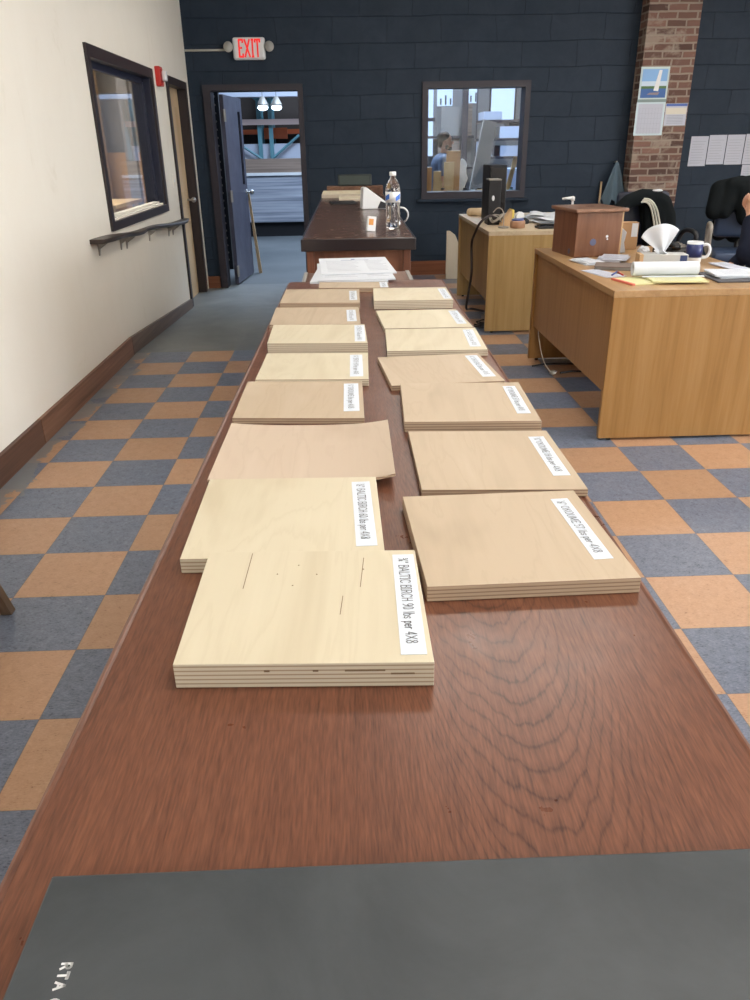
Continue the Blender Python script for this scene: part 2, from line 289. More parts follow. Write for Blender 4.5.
def tube(bm, pts, r, n=8, smooth=3, close=False):
    P = [Vector(p) for p in pts]
    for _ in range(smooth):
        Q = [P[0]]
        for i in range(len(P) - 1): Q += [P[i] * 0.75 + P[i + 1] * 0.25, P[i] * 0.25 + P[i + 1] * 0.75]
        Q.append(P[-1]); P = Q
    rings = []; up = Vector((0, 0, 1))
    for i, p_ in enumerate(P):
        d = (P[min(i + 1, len(P) - 1)] - P[max(i - 1, 0)]).normalized()
        if abs(d.dot(up)) > 0.95: up = Vector((1, 0, 0))
        s = d.cross(up).normalized(); q = s.cross(d); up = q
        rings.append([bm.verts.new(p_ + (s * math.cos(2 * PI * k / n) + q * math.sin(2 * PI * k / n)) * r) for k in range(n)])
    for A, B in zip(rings, rings[1:]):
        for k in range(n): bm.faces.new((A[k], A[(k + 1) % n], B[(k + 1) % n], B[k]))
    bm.faces.new(rings[0][::-1]); bm.faces.new(rings[-1]); return bm
def lathe(bm, prof, n=32, c=(0, 0, 0), ripple=None):
    rings = []
    for r, z in prof:
        ring = []
        for k in range(n):
            a = 2 * PI * k / n; rr = r * (1 + (ripple(a, z) if ripple else 0))
            ring.append(bm.verts.new((c[0] + rr * math.cos(a), c[1] + rr * math.sin(a), c[2] + z)))
        rings.append(ring)
    for A, B in zip(rings, rings[1:]):
        for k in range(n): bm.faces.new((A[k], A[(k + 1) % n], B[(k + 1) % n], B[k]))
    bm.faces.new(rings[0][::-1]); bm.faces.new(rings[-1]); return bm
def prism(bm, pts, axis, a, b):
    """outline pts (2D) extruded along axis from a to b"""
    def P(u, v, w): return {'x': (w, u, v), 'y': (u, w, v), 'z': (u, v, w)}[axis]
    A = [bm.verts.new(P(u, v, a)) for u, v in pts]; B = [bm.verts.new(P(u, v, b)) for u, v in pts]
    n = len(pts); bm.faces.new(A); bm.faces.new(B[::-1])
    for k in range(n): bm.faces.new((A[k], B[k], B[(k + 1) % n], A[(k + 1) % n]))
    bmesh.ops.recalc_face_normals(bm, faces=bm.faces); return bm
def sheet(bm, nx, ny, fn, thick=0.0006):
    """a thin curved sheet: fn(u, v) -> point, given real thickness"""
    g = [[bm.verts.new(fn(i / nx, j / ny)) for i in range(nx + 1)] for j in range(ny + 1)]
    for j in range(ny):
        for i in range(nx): bm.faces.new((g[j][i], g[j][i + 1], g[j + 1][i + 1], g[j + 1][i]))
    bmesh.ops.recalc_face_normals(bm, faces=bm.faces)
    bmesh.ops.solidify(bm, geom=bm.faces[:], thickness=thick); return bm
def obj(name, bm, m, parent=None, smooth=False, bev=0, loc=None, remesh=0, sub=0):
    bmesh.ops.recalc_face_normals(bm, faces=bm.faces)
    if loc is not None:
        bmesh.ops.translate(bm, verts=bm.verts, vec=-Vector(loc))
    me = bpy.data.meshes.new(name); bm.to_mesh(me); bm.free(); me.materials.append(m)
    o = bpy.data.objects.new(name, me); C.objects.link(o)
    if loc is not None: o.location = loc
    if parent: o.parent = parent
    if smooth:
        for f in me.polygons: f.use_smooth = True
    if bev:
        x = o.modifiers.new('bevel', 'BEVEL'); x.width = bev; x.segments = 2; x.limit_method = 'ANGLE'; x.angle_limit = 0.7
    if remesh:
        x = o.modifiers.new('skin', 'REMESH'); x.mode = 'VOXEL'; x.voxel_size = remesh; x.use_smooth_shade = True
        x = o.modifiers.new('smooth', 'SMOOTH'); x.iterations = 6; x.factor = 0.5
    if sub:
        x = o.modifiers.new('sub', 'SUBSURF'); x.levels = sub; x.render_levels = sub
    return o
def tag(o, label, cat, group=None, kind=None):
    if label: o['label'] = label
    if cat: o['category'] = cat
    if group: o['group'] = group
    if kind: o['kind'] = kind
    return o
def thing(name, label, cat, loc=(0, 0, 0), rz=0, group=None):
    o = bpy.data.objects.new(name, None); C.objects.link(o); o.empty_display_size = 0.05
    o.location = loc; o.rotation_euler = (0, 0, rz); return tag(o, label, cat, group)
def struct(name, bm, m, parent=None, bev=0, label=None, smooth=False):
    o = obj(name, bm, m, parent, bev=bev, smooth=smooth)
    if not parent: o['kind'] = 'structure'
    if label: o['label'] = label
    return o

# stroke lettering -------------------------------------------------
G = {
 'A': (.72, [[(0, 0), (.35, 1), (.72, 0)], [(.13, .36), (.59, .36)]]), 'B': (.62, [[(.1, 0), (.1, 1), (.42, 1), (.55, .87), (.55, .66), (.42, .53), (.1, .53)], [(.42, .53), (.62, .4), (.62, .13), (.45, 0), (.1, 0)]]),
 'L': (.55, [[(.1, 1), (.1, 0), (.55, 0), (.55, .14)]]), 'T': (.62, [[(.31, 0), (.31, 1)], [(0, .86), (0, 1), (.62, 1), (.62, .86)]]), 'I': (.22, [[(.11, 0), (.11, 1)], [(0, 0), (.22, 0)], [(0, 1), (.22, 1)]]),
 'C': (.66, [[(.64, .8), (.5, .97), (.3, 1), (.12, .87), (.02, .6), (.02, .4), (.12, .13), (.3, 0), (.5, .03), (.65, .2)]]), 'R': (.66, [[(.1, 0), (.1, 1), (.42, 1), (.57, .87), (.57, .66), (.42, .52), (.1, .52)], [(.34, .52), (.66, 0)]]),
 'H': (.7, [[(.1, 0), (.1, 1)], [(.6, 0), (.6, 1)], [(.1, .52), (.6, .52)]]), 'O': (.7, [[(.35, 1), (.13, .87), (.03, .6), (.03, .4), (.13, .13), (.35, 0), (.57, .13), (.67, .4), (.67, .6), (.57, .87), (.35, 1)]]),
 'K': (.68, [[(.1, 0), (.1, 1)], [(.6, 1), (.12, .48)], [(.26, .62), (.68, 0)]]), 'U': (.7, [[(.08, 1), (.08, .3), (.2, .05), (.36, 0), (.52, .05), (.62, .3), (.62, 1)]]), 'M': (.88, [[(.08, 0), (.08, 1), (.44, .12), (.8, 1), (.8, 0)]]),
 'E': (.58, [[(.58, .84), (.58, 1), (.1, 1), (.1, 0), (.58, 0), (.58, .16)], [(.1, .52), (.45, .52)]]), 'X': (.72, [[(.03, 1), (.68, 0)], [(.68, 1), (.03, 0)]]),
 'P': (.6, [[(.1, 0), (.1, 1), (.42, 1), (.57, .87), (.57, .62), (.42, .48), (.1, .48)]]),
 'l': (.16, [[(.08, 0), (.08, 1)]]), 'b': (.45, [[(.08, 1), (.08, 0), (.28, 0), (.43, .14), (.43, .46), (.28, .6), (.08, .5)]]), 's': (.36, [[(.34, .5), (.2, .6), (.05, .5), (.08, .36), (.3, .24), (.33, .1), (.18, 0), (.02, .1)]]),
 'p': (.45, [[(.08, -.3), (.08, .6)], [(.08, .5), (.28, .6), (.43, .46), (.43, .14), (.28, 0), (.08, .08)]]), 'e': (.42, [[(.03, .32), (.4, .32), (.38, .5), (.22, .6), (.06, .5), (.02, .28), (.1, .05), (.24, 0), (.4, .1)]]), 'r': (.34, [[(.08, 0), (.08, .6)], [(.08, .42), (.2, .58), (.34, .56)]]),
 '"': (.26, [[(.06, 1), (.06, .74)], [(.2, 1), (.2, .74)]]), ' ': (.22, []),
 '0': (.48, [[(.24, 1), (.08, .85), (.03, .5), (.08, .15), (.24, 0), (.4, .15), (.45, .5), (.4, .85), (.24, 1)]]), '1': (.34, [[(.06, .84), (.2, 1), (.2, 0)]]), '2': (.48, [[(.05, .78), (.14, .97), (.32, .98), (.42, .8), (.36, .55), (.04, 0), (.46, 0)]]),
 '3': (.46, [[(.05, .88), (.22, 1), (.4, .86), (.38, .64), (.2, .54), (.4, .42), (.43, .18), (.26, 0), (.04, .08)]]), '4': (.5, [[(.38, 0), (.38, 1), (.03, .3), (.5, .3)]]), '5': (.46, [[(.42, 1), (.12, 1), (.08, .56), (.28, .62), (.43, .45), (.42, .16), (.24, 0), (.04, .08)]]),
 '6': (.48, [[(.42, .98), (.16, .8), (.04, .4), (.08, .12), (.24, 0), (.42, .12), (.44, .4), (.28, .55), (.07, .42)]]), '7': (.46, [[(.04, .86), (.04, 1), (.44, 1), (.2, 0)]]), '8': (.48, [[(.24, .54), (.06, .7), (.08, .9), (.24, 1), (.4, .9), (.42, .7), (.24, .54), (.04, .36), (.04, .12), (.24, 0), (.44, .12), (.44, .36), (.24, .54)]]),
 '9': (.48, [[(.06, .02), (.32, .2), (.44, .6), (.4, .88), (.24, 1), (.06, .88), (.04, .6), (.2, .45), (.41, .58)]]),
}
def frac(a, b):
    ga, gb = G[a], G[b]
    L_ = [[(x * .55, .55 + y * .45) for x, y in s] for s in ga[1]] + [[(.42 + x * .55, y * .45) for x, y in s] for s in gb[1]] + [[(.12, 0), (.58, 1)]]
    return (.74, L_)
G['¾'] = frac('3', '4'); G['½'] = frac('1', '2'); G['¼'] = frac('1', '4')
def lettering(bm, txt, place, width, height, stroke, gap=.14, fit=True):
    """place(u, v) -> 3D point on the surface; the text fills width x height"""
    tot = sum(G[c][0] + gap for c in txt) - gap; sc = width / tot if fit else height
    x = 0
    for c in txt:
        wd, st = G[c]
        for s in st:
            for (a, b), (c_, d) in zip(s, s[1:]):
                A = Vector(((x + a) * sc, b * height)); B = Vector(((x + c_) * sc, d * height)); D = (B - A)
                if D.length < 1e-9: continue
                D.normalize(); n_ = Vector((-D.y, D.x)) * stroke / 2; e = D * stroke * 0.3
                q = [A - n_ - e, B - n_ + e, B + n_ + e, A + n_ - e]
                bm.faces.new([bm.verts.new(place(v.x, v.y)) for v in q])
        x += wd + gap
    return bm

# ================================================================== STRUCTURE
FY = 3.4       # inner face of the navy wall
LX = -0.737    # inner face of the cream wall
bm = BM(); box(bm, -0.95, 8.2, -9.2, 0.0, -0.3, 0.0); box(bm, 0.68, 8.2, 0.0, 3.6, -0.3, 0.0)
struct('floor', bm, M_floor)
bm = BM()   # the grey painted ramp down to the warehouse door
prism(bm, [(0.0, -0.3), (0.0, 0.0), (2.2, -0.10), (3.6, -0.10), (3.6, -0.3)], 'x', -0.95, 0.68)
struct('floor', bm, M_ramp)['label'] = 'grey painted ramp'
bm = BM(); box(bm, -8, 12, 3.6, 16, -0.3, -0.10); struct('floor', bm, M_wfloor)['label'] = 'warehouse concrete floor'
bm = BM(); box(bm, -0.95, 8.2, -9.2, 3.6, 3.2, 3.35); struct('ceiling', bm, M_ceil)
bm = BM()
def wallseg(bm, axis, fixed, rects):
    for a0, a1, z0, z1 in rects:
        if axis == 'y': box(bm, a0, a1, fixed[0], fixed[1], z0, z1)
        else: box(bm, fixed[0], fixed[1], a0, a1, z0, z1)
D0, D1, DZ = -0.529, 0.395, 1.878          # warehouse doorway
V0, V1, VZ0, VZ1 = 1.735, 2.765, 0.87, 1.882  # warehouse window
wallseg(bm, 'y', (FY, FY + .2), [(-0.95, D0, -.3, 3.2), (D0, D1, DZ, 3.2), (D1, V0, -.3, 3.2), (V0, V1, -.3, VZ0), (V0, V1, VZ1, 3.2), (V1, 8.2, -.3, 3.2)])
struct('wall_front', bm, M_navy)
bm = BM()
W0, W1, WZ0, WZ1 = -0.03, 1.66, 0.90, 1.885
P0, P1, PZ = 2.33, 3.14, 1.89
wallseg(bm, 'x', (LX - .16, LX), [(-9.2, W0, -.3, 3.2), (W0, W1, -.3, WZ0), (W0, W1, WZ1, 3.2), (W1, P0, -.3, 3.2), (P0, P1, PZ, 3.2), (P1, FY, -.3, 3.2)])
struct('wall_left', bm, M_cream)
bm = BM(); wallseg(bm, 'x', (8.0, 8.2), [(-9.2, -8.0, -.3, 3.2), (-8.0, -5.6, -.3, .9), (-8.0, -5.6, 2.7, 3.2), (-5.6, -4.8, -.3, 3.2), (-4.8, -2.4, -.3, .9), (-4.8, -2.4, 2.7, 3.2), (-2.4, FY, -.3, 3.2)]); struct('wall_right', bm, M_cream)
for i, (a, b) in enumerate(((-8.0, -5.6), (-4.8, -2.4))):  # added glowing windows outside the view, they brighten the cream wall
    wn = tag(thing('window_%d' % (3 + i), None, None), 'large glowing window added out of view in the right wall as fill light', 'window', kind='structure')
    bm = BM(); box(bm, 8.0, 8.2, a, a + .05, .9, 2.7); box(bm, 8.0, 8.2, b - .05, b, .9, 2.7); box(bm, 8.0, 8.2, a, b, .9, .95); box(bm, 8.0, 8.2, a, b, 2.65, 2.7); box(bm, 8.05, 8.15, (a + b) / 2 - .03, (a + b) / 2 + .03, .9, 2.7); obj('window_frame', bm, M_frame, wn)
    bm = BM(); box(bm, 8.16, 8.17, a, b, .9, 2.7); obj('window_pane', bm, M_fillpane, wn)
bm = BM(); box(bm, -0.95, 8.2, -9.4, -9.2, -.3, 3.2); struct('wall_back', bm, M_cream)

# brick pillar
bm = BM(); box(bm, 3.90, 4.43, 3.19, 3.40, 0, 3.2)
o = tag(obj('brick_pillar', bm, M_brick, loc=(4.2, 3.3, 0)), 'old red and brown brick pillar standing out from the navy wall', 'pillar'); o['kind'] = 'structure'

# baseboards
prof = [(-9.2, 0), (-9.2, .128), (0.0, .126), (2.2, .012), (2.2, -.102), (0, 0)]
segs = [(-9.0, -3.6), (-3.597, -1.87), (-1.867, -0.06), (-0.057, 2.25)]
def zt(y): return .128 if y < -0.05 else .126 - (y + .05) * .062
def zb(y): return 0.0 if y <= 0 else -.0455 * y
for k_, (a, b) in enumerate(segs):
    bm = BM(); pts = [(a, zb(a)), (b, zb(b)), (b, zt(b)), (a, zt(a))] if not (a < 0 < b) else [(a, 0), (0, 0), (b, zb(b)), (b, zt(b)), (a, zt(a))]
    prism(bm, pts, 'x', LX, LX + .022); struct('baseboard_left', bm, (M_basewood, M_basewoodB, M_basewoodC, M_basewood2)[k_], bev=.002)
bm = BM(); box(bm, 0.46, 3.9, FY - .022, FY, 0, .15); struct('baseboard_front', bm, M_baseR)
bm = BM(); box(bm, LX + .002, -0.60, FY - .02, FY, -.10, .03); struct('baseboard_front_left', bm, M_baseR)

# warehouse door frame
bm = BM()
box(bm, -0.59, D0 + .015, FY - .03, FY + .2, -.10, DZ); box(bm, D1 - .012, 0.437, FY - .03, FY + .2, -.10, DZ); box(bm, -0.59, 0.437, FY - .03, FY + .2, DZ, DZ + .06)
door1 = tag(thing('door_1', None, None), 'dark framed doorway in the navy wall with its slate blue door open', 'door', kind='structure')
obj('door_frame', bm, M_frame2, door1)
# leaf: hinged at left, swung into the warehouse
LA = math.radians(84.5)
R_ = Matrix.Translation((-0.435, FY + .16, 0)) @ Matrix.Rotation(LA, 4, 'Z')
bm = BM(); lw = 0.86
box(bm, 0, .64, -.022, .022, -.085, 1.86); box(bm, .76, lw, -.022, .022, -.085, 1.86); box(bm, .64, .76, -.022, .022, -.085, .95); box(bm, .64, .76, -.022, .022, 1.72, 1.86)
bm.transform(R_); lf = obj('door_leaf', bm, M_navydoor, door1, bev=.002)
bm = BM(); box(bm, .645, .755, -.006, .006, .955, 1.715); bm.transform(R_); obj('door_pane', bm, M_blackgloss, lf)
bm = BM(); cyl(bm, (.80, -.022, .86), (.80, -.075, .86), .012); ball(bm, (.80, -.085, .86), .028); cyl(bm, (.80, -.022, .86), (.80, -.028, .86), .035)
bm.transform(R_); obj('door_knob', bm, M_steel, lf, smooth=True)
for z in (.06, .86, 1.66):
    bm = BM(); cyl(bm, (-.012, -.03, z - .06), (-.012, -.03, z + .06), .012); box(bm, -.06, .0, -.036, -.026, z - .06, z + .06); bm.transform(R_); obj('hinge', bm, M_steeldull, lf)

# window in navy wall
win = tag(thing('window_1', None, None), 'dark framed interior window in the navy wall looking into the warehouse', 'window', kind='structure')
bm = BM()
for a in ((1.681, V0 + .004, VZ0 + .004, VZ1 - .004), (V1 - .004, 2.815, VZ0 + .004, VZ1 - .004)): box(bm, a[0], a[1], FY - .03, FY + .2, a[2], a[3])
box(bm, 1.681, 2.815, FY - .03, FY + .2, VZ1 - .004, 1.94); box(bm, 1.681, 2.815, FY - .03, FY + .2, .805, VZ0 + .004)
obj('window_frame', bm, M_frame2, win)
bm = BM(); box(bm, 1.64, 2.86, FY - .06, FY, .775, .805); obj('window_sill', bm, M_navy, win, bev=.004)
bm = BM(); box(bm, V0, V1, FY + .09, FY + .096, VZ0, VZ1); obj('window_pane', bm, M_glass, win)

# window in the cream wall
win2 = tag(thing('window_2', None, None), 'dark framed interior window in the cream wall', 'window', kind='structure')
bm = BM()
x0, x1 = LX - .16, LX + .018
box(bm, x0, x1, -0.092, W0 + .006, WZ0 + .006, WZ1 - .006); box(bm, x0, x1, W1 - .006, 1.72, WZ0 + .006, WZ1 - .006); box(bm, x0, x1, -0.092, 1.72, WZ1 - .006, 1.95); box(bm, x0, x1, -0.092, 1.72, .85, WZ0 + .006)
obj('window_frame', bm, M_frame, win2)
bm = BM(); box(bm, LX - .155, LX - .002, W1 - .02, W1 - .004, .905, 1.88); box(bm, LX - .095, LX - .055, W1 - .055, W1 - .02, .93, 1.85); box(bm, LX - .095, LX - .055, W0 + .006, W1 - .055, 1.835, 1.88); obj('window_jamb', bm, M_jamb, win2, bev=.003)
bm = BM(); box(bm, LX - .095, LX - .045, W0 + .006, W1 - .022, .905, .935); box(bm, LX - .035, LX - .012, W0 + .006, W1 - .022, .905, .922); obj('window_stop', bm, M_cream, win2)
bm = BM(); box(bm, LX - .078, LX - .072, W0 + .006, W1 - .05, .93, 1.84); obj('window_pane', bm, M_glass, win2)

# pale door in the cream wall
door2 = tag(thing('door_2', None, None), 'pale wooden door recessed in a dark frame in the cream wall', 'door', kind='structure')
bm = BM()
box(bm, LX - .16, LX + .018, 2.27, P0 + .005, -.105, PZ - .005); box(bm, LX - .16, LX + .018, P1 - .005, 3.21, -.10, PZ - .005); box(bm, LX - .16, LX + .018, 2.27, 3.21, PZ - .005, 1.95)
obj('door_frame', bm, M_frame, door2)
bm = BM(); box(bm, LX - .115, LX - .07, P0 + .005, P1 - .005, -.10, PZ - .005); lf2 = obj('door_leaf', bm, M_maple, door2)
bm = BM(); box(bm, LX - .07, LX - .063, P0 + .10, P1 - .1, .95, 1.72); box(bm, LX - .07, LX - .063, P0 + .10, P1 - .1, .05, .80); obj('door_panel', bm, M_maple, lf2, bev=.002)
bm = BM(); cyl(bm, (LX - .07, 3.06, .86), (LX - .01, 3.06, .86), .01); ball(bm, (LX - .005, 3.06, .86), .027); obj('door_knob', bm, M_steel, lf2, smooth=True)

# ceiling lights
for i, (x, y) in enumerate([(1.7, -7.6), (4.4, -7.6), (6.9, -7.6), (1.7, -4.9), (4.4, -4.9), (6.9, -4.9), (1.7, -2.2), (4.4, -2.2), (6.9, -2.2), (1.7, 1.0), (4.4, 1.0), (6.9, 1.0)]):
    r_ = thing('ceiling_light', 'recessed white fluorescent ceiling panel above the office', 'light', (x, y, 3.2), 0, 'ceiling panels over the office')
    bm = BM()
    for b_ in ((-.66, .66, -.36, -.31), (-.66, .66, .31, .36), (-.66, -.61, -.31, .31), (.61, .66, -.31, .31)): box(bm, *b_, -.05, 0)
    obj('light_frame', bm, M_white, r_); bm = BM(); box(bm, -.61, .61, -.31, .31, -.03, -.015); obj('diffuser', bm, M_lamp, r_)

# ------------------------------------------------------------------ rooms beyond
bm = BM(); box(bm, -8, -7.8, 3.6, 16, -.3, 5.2); struct('wall_warehouse_left', bm, M_whwall)
bm = BM(); box(bm, 12, 12.2, 3.6, 16, -.3, 5.2); struct('wall_warehouse_right', bm, M_whwall)
bm = BM(); box(bm, -8, 12, 15.8, 16, -.3, 5.2); struct('wall_warehouse_back', bm, M_whwall)
bm = BM(); box(bm, -8, 12, 3.6, 16, 5.2, 5.3); struct('ceiling_warehouse', bm, M_whwall)
bm = BM(); box(bm, -8, -0.95, 3.6, 3.7, -.3, 5.2); box(bm, -0.95, 12, 3.6, 3.7, 3.35, 5.2); box(bm, 8.2, 12, 3.6, 3.7, -.3, 3.35); struct('wall_warehouse_front', bm, M_whwall)
# side room behind the cream wall
bm = BM(); box(bm, -4.2, LX - .16, -1.6, 3.5, -.3, -.1); struct('floor_side_room', bm, M_wfloor)
bm = BM(); box(bm, -4.4, -4.2, -1.6, 3.6, -.3, 3.0); struct('wall_side_room_back', bm, M_taupe)
bm = BM(); box(bm, -4.4, LX - .16, -1.8, -1.6, -.3, 3.0); box(bm, -4.2, LX - .16, 3.50, 3.58, -.3, 3.0); struct('wall_side_room_ends', bm, M_taupe)
bm = BM(); box(bm, -4.4, LX - .16, -1.8, 3.58, 3.0, 3.1); struct('ceiling_side_room', bm, M_taupe)

# ================================================================== COUNTERS
# long sapele counter in front of the camera
CA = math.radians(-0.77)
ct = thing('long_counter', 'long reddish brown wooden counter carrying the rows of plywood samples', 'counter', (0.881, -4.40, -.003), CA)
hw = 0.2245; y0, y1 = -1.25, 1.10
bm = BM(); box(bm, -hw + .007, hw - .007, y0, y1, .958, 1.0); obj('counter_top', bm, M_counter, ct)
for s in (-1, 1):
    bm = BM(); box(bm, s * (hw - .0035) - .0035, s * (hw - .0035) + .0035, y0, y1, .958, .9995); obj('edge_lip', bm, M_counter, ct, bev=.0032)
bm = BM(); box(bm, -hw + .07, hw - .07, y0 + .05, y1 - .02, .08, .958); obj('cabinet_body', bm, M_redwood, ct)
bm = BM(); box(bm, -hw + .10, hw - .10, y0 + .08, y1 - .04, .003, .08); obj('toe_kick', bm, M_black, ct)
for k in range(4):
    for s in (-1, 1):
        bm = BM(); yy = y0 + .1 + k * .56; xx = s * (hw - .066); box(bm, xx - .005, xx + .005, yy, yy + .5, .14, .92); obj('side_panel', bm, M_redwood, ct, bev=.002)
# short lower end piece
lg = thing('counter_end_cabinet', 'narrow brown end piece between the two counters with light worn edges', 'cabinet', (0.872, -3.19, .008), 0)
bm = BM(); box(bm, -.16, .16, -.095, .09, .955, .985); obj('cabinet_top', bm, M_basewood, lg, bev=.003)
bm = BM(); box(bm, .152, .163, -.095, .09, .953, .987); obj('worn_edge', bm, M_taupe, lg)
bm = BM(); box(bm, -.163, -.152, -.095, .09, .953, .987); obj('worn_edge', bm, M_taupe, lg)
bm = BM(); box(bm, -.14, .14, -.085, .08, 0, .955); obj('cabinet_body', bm, M_redwood, lg)

# second counter
c2 = thing('far_counter', 'dark walnut topped counter standing behind the long counter', 'counter', (0.902, -0.55, 0), math.radians(-0.3))
bm = BM(); box(bm, -.234, .234, -1.642, 1.75, .962, 1.0); obj('counter_top', bm, M_counter2, c2, bev=.004)
bm = BM(); box(bm, -.242, .242, -1.665, -1.642, .950, .998); obj('edge_band', bm, M_edgeband, c2, bev=.003)
for s in (-1, 1): bm = BM(); box(bm, s * .238 - .004, s * .238 + .004, -1.642, 1.75, .950, .998); obj('edge_band', bm, M_edgeband, c2, bev=.002)
bm = BM(); box(bm, -.20, .20, -1.61, 1.72, .1, .962); obj('cabinet_body', bm, M_redwood, c2)
bm = BM(); box(bm, -.222, -.19, -1.625, -1.59, 0, .96); obj('corner_post', bm, M_redwood, c2, bev=.003)
bm = BM(); box(bm, .19, .222, -1.625, -1.59, 0, .96); obj('corner_post', bm, M_redwood, c2, bev=.003)
bm = BM(); box(bm, -.17, .17, -1.58, 1.68, 0, .1); obj('toe_kick', bm, M_black, c2)

# ================================================================== PLYWOOD SAMPLES
# t, x, y, angle of the front edge, angle of the side edges, width, depth, label (x, y, w, h, angle) in board space
B = [
 ('birch', .018, 0.802, -5.032, -2.4, 0.0, 0.187, 0.166, (0.081, 0.000, 0.019, 0.148, 1.5), '¾" BALTIC BIRCH 90 lbs per 4X8', 'thick pale birch sample nearest the camera, with dark marks and a 90 lbs label'),
 ('birch', .012, 0.774, -4.857, -2.0, 0.5, 0.188, 0.184, (0.077, 0.003, 0.020, 0.150, 3.1), '½" BALTIC BIRCH 60 lbs per 4X8', 'pale birch plywood sample with a 60 lbs label, behind the nearest thick one'),
 ('okoume', .006, 0.767, -4.446, -4.7, -0.3, 0.187, 0.183, (0.075, 0.008, 0.023, 0.139, 4.5), '¼" OKOUME lbs per 4X8', 'thin tan plywood sample just behind the unlabelled rosy sheet in the left row'),
 ('birch', .009, 0.781, -4.268, -4.1, -1.3, 0.185, 0.172, (0.072, 0.000, 0.022, 0.141, 3.5), '¼" BIRCH 30 lbs per 4X8', 'pale cream plywood sample, fifth from the camera in the left row'),
 ('birch', .018, 0.781, -4.060, -4.4, 0.6, 0.189, 0.160, (0.082, 0.000, 0.020, 0.140, 4.0), '¾" BIRCH 70 lbs per 4X8', 'thick pale sample with a grey ply edge, sixth from the camera in the left row'),
 ('okoume', .006, 0.769, -3.825, -3.8, 0.3, 0.196, 0.190, (0.080, -0.004, 0.021, 0.125, 4.4), '¼" OKOUME lbs per 4X8', 'thin pinkish tan sample, second from the far end of the left row'),
 ('okoume', .012, 0.775, -3.612, -5.5, -0.7, 0.193, 0.190, (0.080, 0.003, 0.019, 0.128, 5.5), '½" OKOUME lbs per 4X8', 'pinkish tan sample at the far end of the left row'),
 ('okoume', .009, 0.858, -3.440, -5.0, 0.4, 0.188, 0.094, (0.082, -0.001, 0.021, 0.084, 5.0), '¼" OKOUME lbs', 'tan sample lying across the middle between the rows, in front of the papers'),
 ('okoume', .012, 0.990, -4.914, 1.1, 2.5, 0.185, 0.184, (0.071, 0.007, 0.018, 0.129, 2.2), '½" OKOUME 57 lbs per 4X8', 'large looking tan plywood sample with a 57 lbs label, nearest in the right row'),
 ('okoume', .006, 1.008, -4.705, -3.5, 0.1, 0.183, 0.190, (0.072, 0.007, 0.020, 0.128, 3.9), '¼" OKOUME 19 lbs per 4X8', 'thin tan sample second from the camera in the right row'),
 ('okoume', .012, 1.009, -4.497, -3.1, -2.2, 0.185, 0.184, (0.074, 0.005, 0.019, 0.131, 1.3), '½" OKOUME 57 lbs per 4X8', 'tan sample with a brown ply edge, third from the camera in the right row'),
 ('okoume', .006, 0.991, -4.295, 3.8, 4.8, 0.184, 0.180, (0.074, 0.006, 0.022, 0.139, 0.2), '¼" OKOUME lbs per 4X8', 'thin tan sample turned askew, fourth from the camera in the right row'),
 ('birch', .009, 1.006, -4.091, -1.7, -1.8, 0.185, 0.183, (0.074, 0.003, 0.021, 0.143, -0.7), '¼" MAPLE lbs per 4X8', 'pale cream sample just behind the askew tan one in the right row'),
 ('birch', .006, 1.003, -3.882, -1.1, 3.2, 0.185, 0.190, (0.078, 0.006, 0.021, 0.140, 1.9), '¼" BIRCH lbs per 4X8', 'thin pale cream sample second from the far end of the right row'),
 ('birch', .018, 0.999, -3.644, -2.5, -1.3, 0.188, 0.172, (0.081, -0.005, 0.019, 0.139, 2.6), '¾" BIRCH lbs per 4X8', 'thick pale cream sample at the far end of the right row'),
]
for sp, t_, bx, by, a1, a2, wd, dp, lb, txt, label in B:
    t_ += .003
    M_ = M_birch if sp == 'birch' else M_okoume
    root = thing('plywood_sample', label, 'wood sample', (bx, by, .9972), math.radians(a1), 'plywood samples laid out on the long counter')
    sk = math.radians(a2 - a1); ex = -math.sin(sk) * dp / 2; ey = math.cos(sk) * dp / 2
    bm = BM(); prism(bm, [(-wd / 2 - ex, -ey), (wd / 2 - ex, -ey), (wd / 2 + ex, ey), (-wd / 2 + ex, ey)], 'z', 0, t_); obj('board', bm, M_, root, bev=.0006)
    cx_, cy_, lw_, lh_, la = lb; la = math.radians(la)
    R2 = Matrix.Translation((cx_, cy_, 0)) @ Matrix.Rotation(la, 4, 'Z')
    bm = BM(); box(bm, -lw_ / 2, lw_ / 2, -lh_ / 2, lh_ / 2, t_ - .0002, t_ + .0004); bm.transform(R2); lo = obj('label', bm, M_label, root)
    bm = BM()
    hh = .0085; L0 = lh_ * .45
    lettering(bm, txt, lambda u, v: (v - hh * .55, L0 - u, t_ + .0007), lh_ * .86, hh, .00072)
    bm.transform(R2); obj('lettering', bm, M_ink, lo)
    if '90' in txt:
        for (xa, ya, xb, yb) in ((-.057, .079, -.056, .019), (.044, .069, .042, .02), (.028, .006, .027, -.021)):
            bm = BM(); d = .0003; prism(bm, [(xa - d, ya), (xa + d, ya), (xb + d, yb), (xb - d, yb)], 'z', t_ - .0002, t_ + .0003); obj('pencil_mark', bm, M_pencil, root)
        for (xa, ya) in ((-.03, .042), (-.013, .057), (.004, .041), (-.015, .023), (.044, .049)):
            bm = BM(); cyl(bm, (xa, ya, t_ - .0002), (xa, ya, t_ + .0003), .0007, n=8); obj('nail_dot', bm, M_pencil, root)
        for (xa, xb, z) in ((.033, .062, .0145), (.083, .066, .0115), (.010, .014, .0145), (-.025, -.021, .0145)):
            bm = BM(); yb = -dp / 2; box(bm, min(xa, xb), max(xa, xb), yb - .0004, yb + .001, z - .0006, z + .0006); obj('knot', bm, M_pencil, root)
